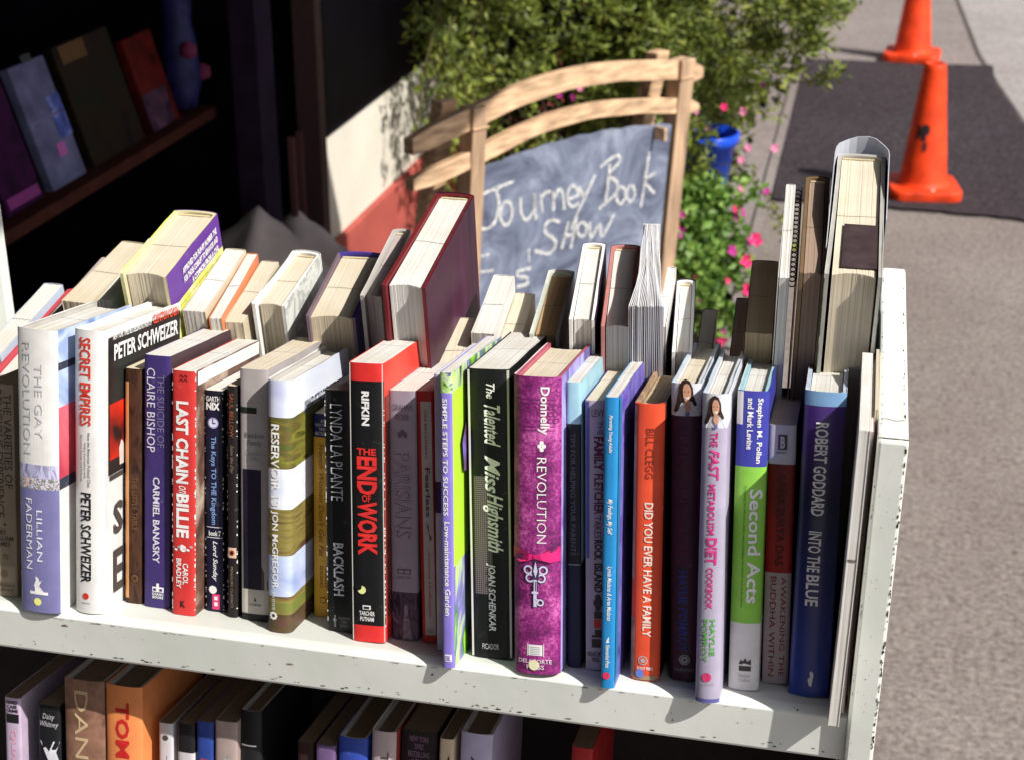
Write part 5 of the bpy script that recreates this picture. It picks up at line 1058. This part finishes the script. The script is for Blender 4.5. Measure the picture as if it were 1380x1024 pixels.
# swollen paperback with fanned pages
x, e, h, t, yaw, w = BACK['b17']
r = empty('paperback_book', back_mat(x, e, t, yaw), 'tall swollen paperback with wavy fanned page edges before the sign post', 'book', BG)
b = MB(); n = 26
for i in range(n):
    u = (i + .5) / n * 2 - 1; rows = []
    for k in range(9):
        f = k / 8; xx = u * (t / 2 + .0075 * f * f) + .0008 * math.sin(9 * f + i * .7); rows.append((xx, .001 + (w - .001 + random.uniform(-.0008, .0008)) * f))
    hw = .00028; zt = h + random.uniform(-.0006, .0006)
    b.grid([[(p[0] - hw, p[1], .001), (p[0] + hw, p[1], .001), (p[0] + hw, p[1], zt), (p[0] - hw, p[1], zt)] for p in rows], 0, True)
    q = rows[-1]; b.face([(q[0] - hw, q[1], .001), (q[0] + hw, q[1], .001), (q[0] + hw, q[1], zt), (q[0] - hw, q[1], zt)])
b.build('page_block', PAGES('blue_white_pages', (.68, .68, .72)), r)
MB().box(-t / 2 - .001, 0, 0, t / 2 + .001, .001, h).build('cover', ww, r)
bbook('b18', 'pale narrow paperback half hidden behind the swollen paperback', 'soft', seg1(ww), PW())
bbook('b19', 'compact black edged hardcover with beaded headband at the back', 'jacket', seg1(C('charcoal_jacket', 52, 46, 52)), PW(), board=WHT())
bbook('b20', 'low tan paged paperback between two groups of taller books', 'soft', seg1(C('brown_cover', 110, 70, 40)), PCR())
bbook('b21b', 'low dark brown book beside the broad tan paged one', 'soft', seg1(C('dark_brown_cover', 50, 34, 34)), PAGES('shade_dim_pages', (.26, .19, .15)))  # page colour darkened for the shadow of the tallest book
bbook('b21', 'broad tan paged paperback in shade left of the spiral bound pair', 'soft', seg1(C('taupe_cover', 120, 100, 86)), PT())
# spiral bound notebook and friends
x, e, h, t, yaw, w = BACK['b22']
r, g = book(back_mat(x - .003, e, .008, yaw), 'tall cream card notebook with a black spiral binding', BG, .008, h, w, 'soft', seg1(ww), PW())
b = MB()
for k in range(20):
    z = h - .006; y = .006 + (w - .012) * k / 19; b.tube([(-.0062 + .0028 * math.cos(a), y + .0004 * a, z + .004 * math.sin(a)) for a in [i * math.pi / 5 for i in range(11)]], .0006, 4)
b.build('spiral_wire', blk, r); MB().box(-.0098, .002, .001, -.0088, w, h - .002).build('back_card', C('tan_card', 176, 140, 110), r)
bbook('b23', 'tall brown hardcover with white jacket edge left of the tallest book', 'jacket', seg1(C('olive_brown', 84, 64, 44), C('olive_brown', 84, 64, 44), wj), PAGES('shade_umber_pages', (.30, .22, .17)), board=C('olive_board', 120, 96, 66))  # pages also coloured dark for the tallest book's shadow
gj = PIC('green_jacket', [srgb(30, 60, 40), srgb(90, 150, 90), srgb(20, 30, 26), srgb(170, 200, 160)], 60)
x, e, h, t, yaw, w = BACK['b24']
r, g = book(back_mat(x, e, t, yaw), 'tallest and thickest book, in a torn white jacket, beside the right end panel', BG, t, h, w, 'jacket', [(.62, gj, wj, C('teal_black', 24, 44, 46)), (.985, wj, gj, C('teal_black', 24, 44, 46)), (1, wj, wj, wj)], PCR(), board=C('palegrey_board', 176, 172, 164), flare=(.001, .002))
# loose protective sleeve standing proud of the far end and of the right side
sl_m = M('clear_sleeve_grey', (.36, .38, .42), .35)
b = MB(); out = []; n = 18
hh = t / 2 + .0022
path = [(-hh, w * .55), (-hh, .02)] + [(-hh + .017 - .017 * math.cos(a), .02 - .034 * math.sin(a)) for a in (.3, .6, .9, 1.2, 1.57)] + [(hh - .017 + .017 * math.cos(a), .02 - .034 * math.sin(a)) for a in (1.57, 1.2, .9, .6, .3)] + [(hh, .02), (hh, w * .5), (hh, w * .8)]
rows = []
for i, (px_, py_) in enumerate(path):
    zt = h + .008 + .0012 * math.sin(i * 1.3) - (.010 if i in (0, len(path) - 1) else 0); rows.append([(px_, py_, .01), (px_, py_, zt)])
b.grid(rows); o = b.build('torn_jacket', M('jacket_inside', (.42, .43, .48), .5), r); sm = o.modifiers.new('solid', 'SOLIDIFY'); sm.thickness = .0007
b = MB(); b.face([(hh * .3, .05, h + .0006), (-hh * .95, .05, h + .0006), (-hh * .95, w * .9, h + .0006), (-hh * .3, w * .95, h + .0006)][::-1])
MB().box(-.017, w * .60, h - .0035, .010, w * .93, h - .0025).build('dark_slip', M('dark_slip_brown', (.05, .032, .034), .6, .25, 60), r)  # thin dark brown slip over part of the page tops
# far left extras
redc = C('rose_red_cover', 206, 70, 84)
book(back_mat(-.705, .03, .024, .0), 'rose red covered hardcover with white pages in the far left corner', BG, .024, .175, .15, 'hard', seg1(redc), PW())
book(back_mat(-.682, .008, .012, .0), 'black glossy folder beside the rose red hardcover at the left end', BG, .012, .20, .12, 'soft', seg1(C('gloss_black', 28, 26, 34, .2)), PAGES('mauve_pages', (.44, .38, .38)))
book(back_mat(-.745, .008, .02, .0), 'pale blue paged paperback against the left end panel', BG, .02, .165, .13, 'soft', seg1(pbc), PW())
book(front_mat(-.690, .03, .03, R(1)), 'worn dark paperback mostly outside the left edge of the front row', FG, .026, .165, .12, 'soft', seg1(C('olive_dark', 70, 60, 40)), PT())

# ------------------------------------------------------------------ lower shelf
def lbook(key, label, kind, segs, page=None, **k):
    page = page or PAGES('shaded_pages', (.17, .12, .085))  # page colour darkened to stand in for the deep shade on this shelf
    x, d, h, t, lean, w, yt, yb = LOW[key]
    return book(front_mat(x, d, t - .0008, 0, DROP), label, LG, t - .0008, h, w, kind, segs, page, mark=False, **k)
def lt(r, g, body, a, b_, u0, u1, mat, **k): return spine_text(r, g, body, g['h'] - a, g['h'] - b_, u0, u1, mat, **k)
lgr = C('low_grey', 190, 170, 196)
r, g = lbook('l1', 'narrow pinkish grey paperback at the left end of the lower shelf', 'soft', seg1(lgr))
lt(r, g, 'HARD\nCASE\nCRIME', .003, .014, .12, .88, blk, horiz=True, offset=.03); spine_rect(r, g, .1, .9, g['h'] - .024, g['h'] - .0155, blk); lt(r, g, 'QUARRY', .030, .085, .34, .72, M('ink_rose', (.6, .3, .42), .5), offset=.02)
r, g = lbook('l2', 'black paperback with white dove picture on the lower shelf', 'soft', seg1(blk)); lt(r, g, 'Daisy\nWhitney', .008, .022, .1, .95, sil, horiz=True, shear=.3)
h_ = g['h']; spine_patch(r, g, [(.06, h_ - .034), (.5, h_ - .044), (.7, h_ - .034), (.98, h_ - .034), (.82, h_ - .044), (.94, h_ - .052), (.6, h_ - .058), (.4, h_ - .050)], M('dove', (.6, .6, .66), .5), name='dove_print'); spine_rect(r, g, .1, .9, .05, h_ - .066, PIC('lowblue', [srgb(30, 40, 90), srgb(110, 130, 210)], 60))
br = PIC('parchment_brown', [srgb(96, 66, 54), srgb(140, 104, 86), srgb(110, 80, 66)], 40); r, g = lbook('l3', 'wide dark brown hardcover with gold serif capitals on the lower shelf', 'jacket', seg1(br)); lt(r, g, 'DAN BROWN', .010, .20, .28, .62, M('ink_gold2', (.50, .38, .22), .4))
orl = C('tangerine', 236, 140, 72, .4); r, g = lbook('l4', 'wide orange hardcover with deep red capitals on the lower shelf', 'jacket', seg1(orl)); lt(r, g, 'TOM ROBBINS', .015, .17, .30, .68, M('ink_red2', (.50, .02, .02), .5), offset=.03)
r, g = lbook('l5', 'narrow white paperback with grey letters right of the orange hardcover', 'soft', seg1(C('offwhite', 205, 200, 205))); lt(r, g, 'THE HELP', .030, .12, .32, .64, gr); disc_ = spine_disc(r, g, .5, g['h'] - .014, .0026, dk)
r, g = lbook('l6', 'black topped white paperback with red letters on the lower shelf', 'soft', [(.86, C('offwhite', 205, 200, 205),) * 1 + (WHT(), WHT()), (1, blk, blk, blk)]); lt(r, g, 'STILL', .035, .10, .3, .7, rd, offset=.03)
r, g = lbook('l7', 'royal blue paperback between white and beige ones on the lower shelf', 'soft', seg1(C('cobalt', 36, 66, 150))); lt(r, g, 'LEE', .035, .08, .25, .75, M('ink_rust', (.42, .06, .03), .5), offset=.02)
r, g = lbook('l8', 'beige paperback with thin capitals right of the royal blue one', 'soft', seg1(C('dusty_beige', 170, 150, 145))); lt(r, g, 'THE DEAD', .030, .12, .4, .66, gr)
r, g = lbook('l9', 'black hardcover with white bracket ornament on the lower shelf', 'jacket', seg1(blk)); lt(r, g, 'In The', .05, .12, .35, .7, fg, offset=.02); spine_rect(r, g, .1, .8, g['h'] - .033, g['h'] - .0315, fg)
lbook('l9b', 'short dark brown paperback left of the mauve one on the lower shelf', 'soft', seg1(C('umber', 52, 30, 26)))
lbook('l10', 'short mauve paperback left of the cobalt hardcover', 'soft', seg1(C('mauve_low', 110, 84, 130)))
lbook('l11', 'bright cobalt hardcover in the middle of the lower shelf', 'jacket', seg1(C('cobalt2', 40, 70, 170)))
r, g = lbook('l12', 'beige hardcover with red right edge on the lower shelf', 'jacket', seg1(C('rosy_beige', 196, 176, 176), C('red_low', 170, 60, 50), WHT())); lt(r, g, 'The Girl', .018, .08, .42, .74, dk, offset=.01)
r, g = lbook('l13', 'wide black paperback with small mauve capitals on the lower shelf', 'soft', seg1(C('blackplum', 30, 18, 26))); lt(r, g, 'NEW YORK\nTIMES\nBESTSELLING\nAUTHOR', .004, .030, .2, .8, C('ink_mauve', 150, 110, 140), horiz=True); lt(r, g, 'C', .036, .06, .3, .7, sil, horiz=True)
r, g = lbook('l14', 'thin cream paperback with black letters on the lower shelf', 'soft', seg1(C('cream_low', 214, 190, 160))); lt(r, g, 'You', .014, .05, .3, .75, blk, offset=.03)
r, g = lbook('l15', 'lavender hardcover with dark serif capitals at the right of the lower row', 'jacket', seg1(C('lavender_low', 190, 182, 214))); lt(r, g, 'ANN', .020, .07, .36, .62, dk)
r, g = lbook('l16', 'single deep red paperback standing apart on the lower shelf', 'soft', seg1(C('deepred', 176, 18, 20)))
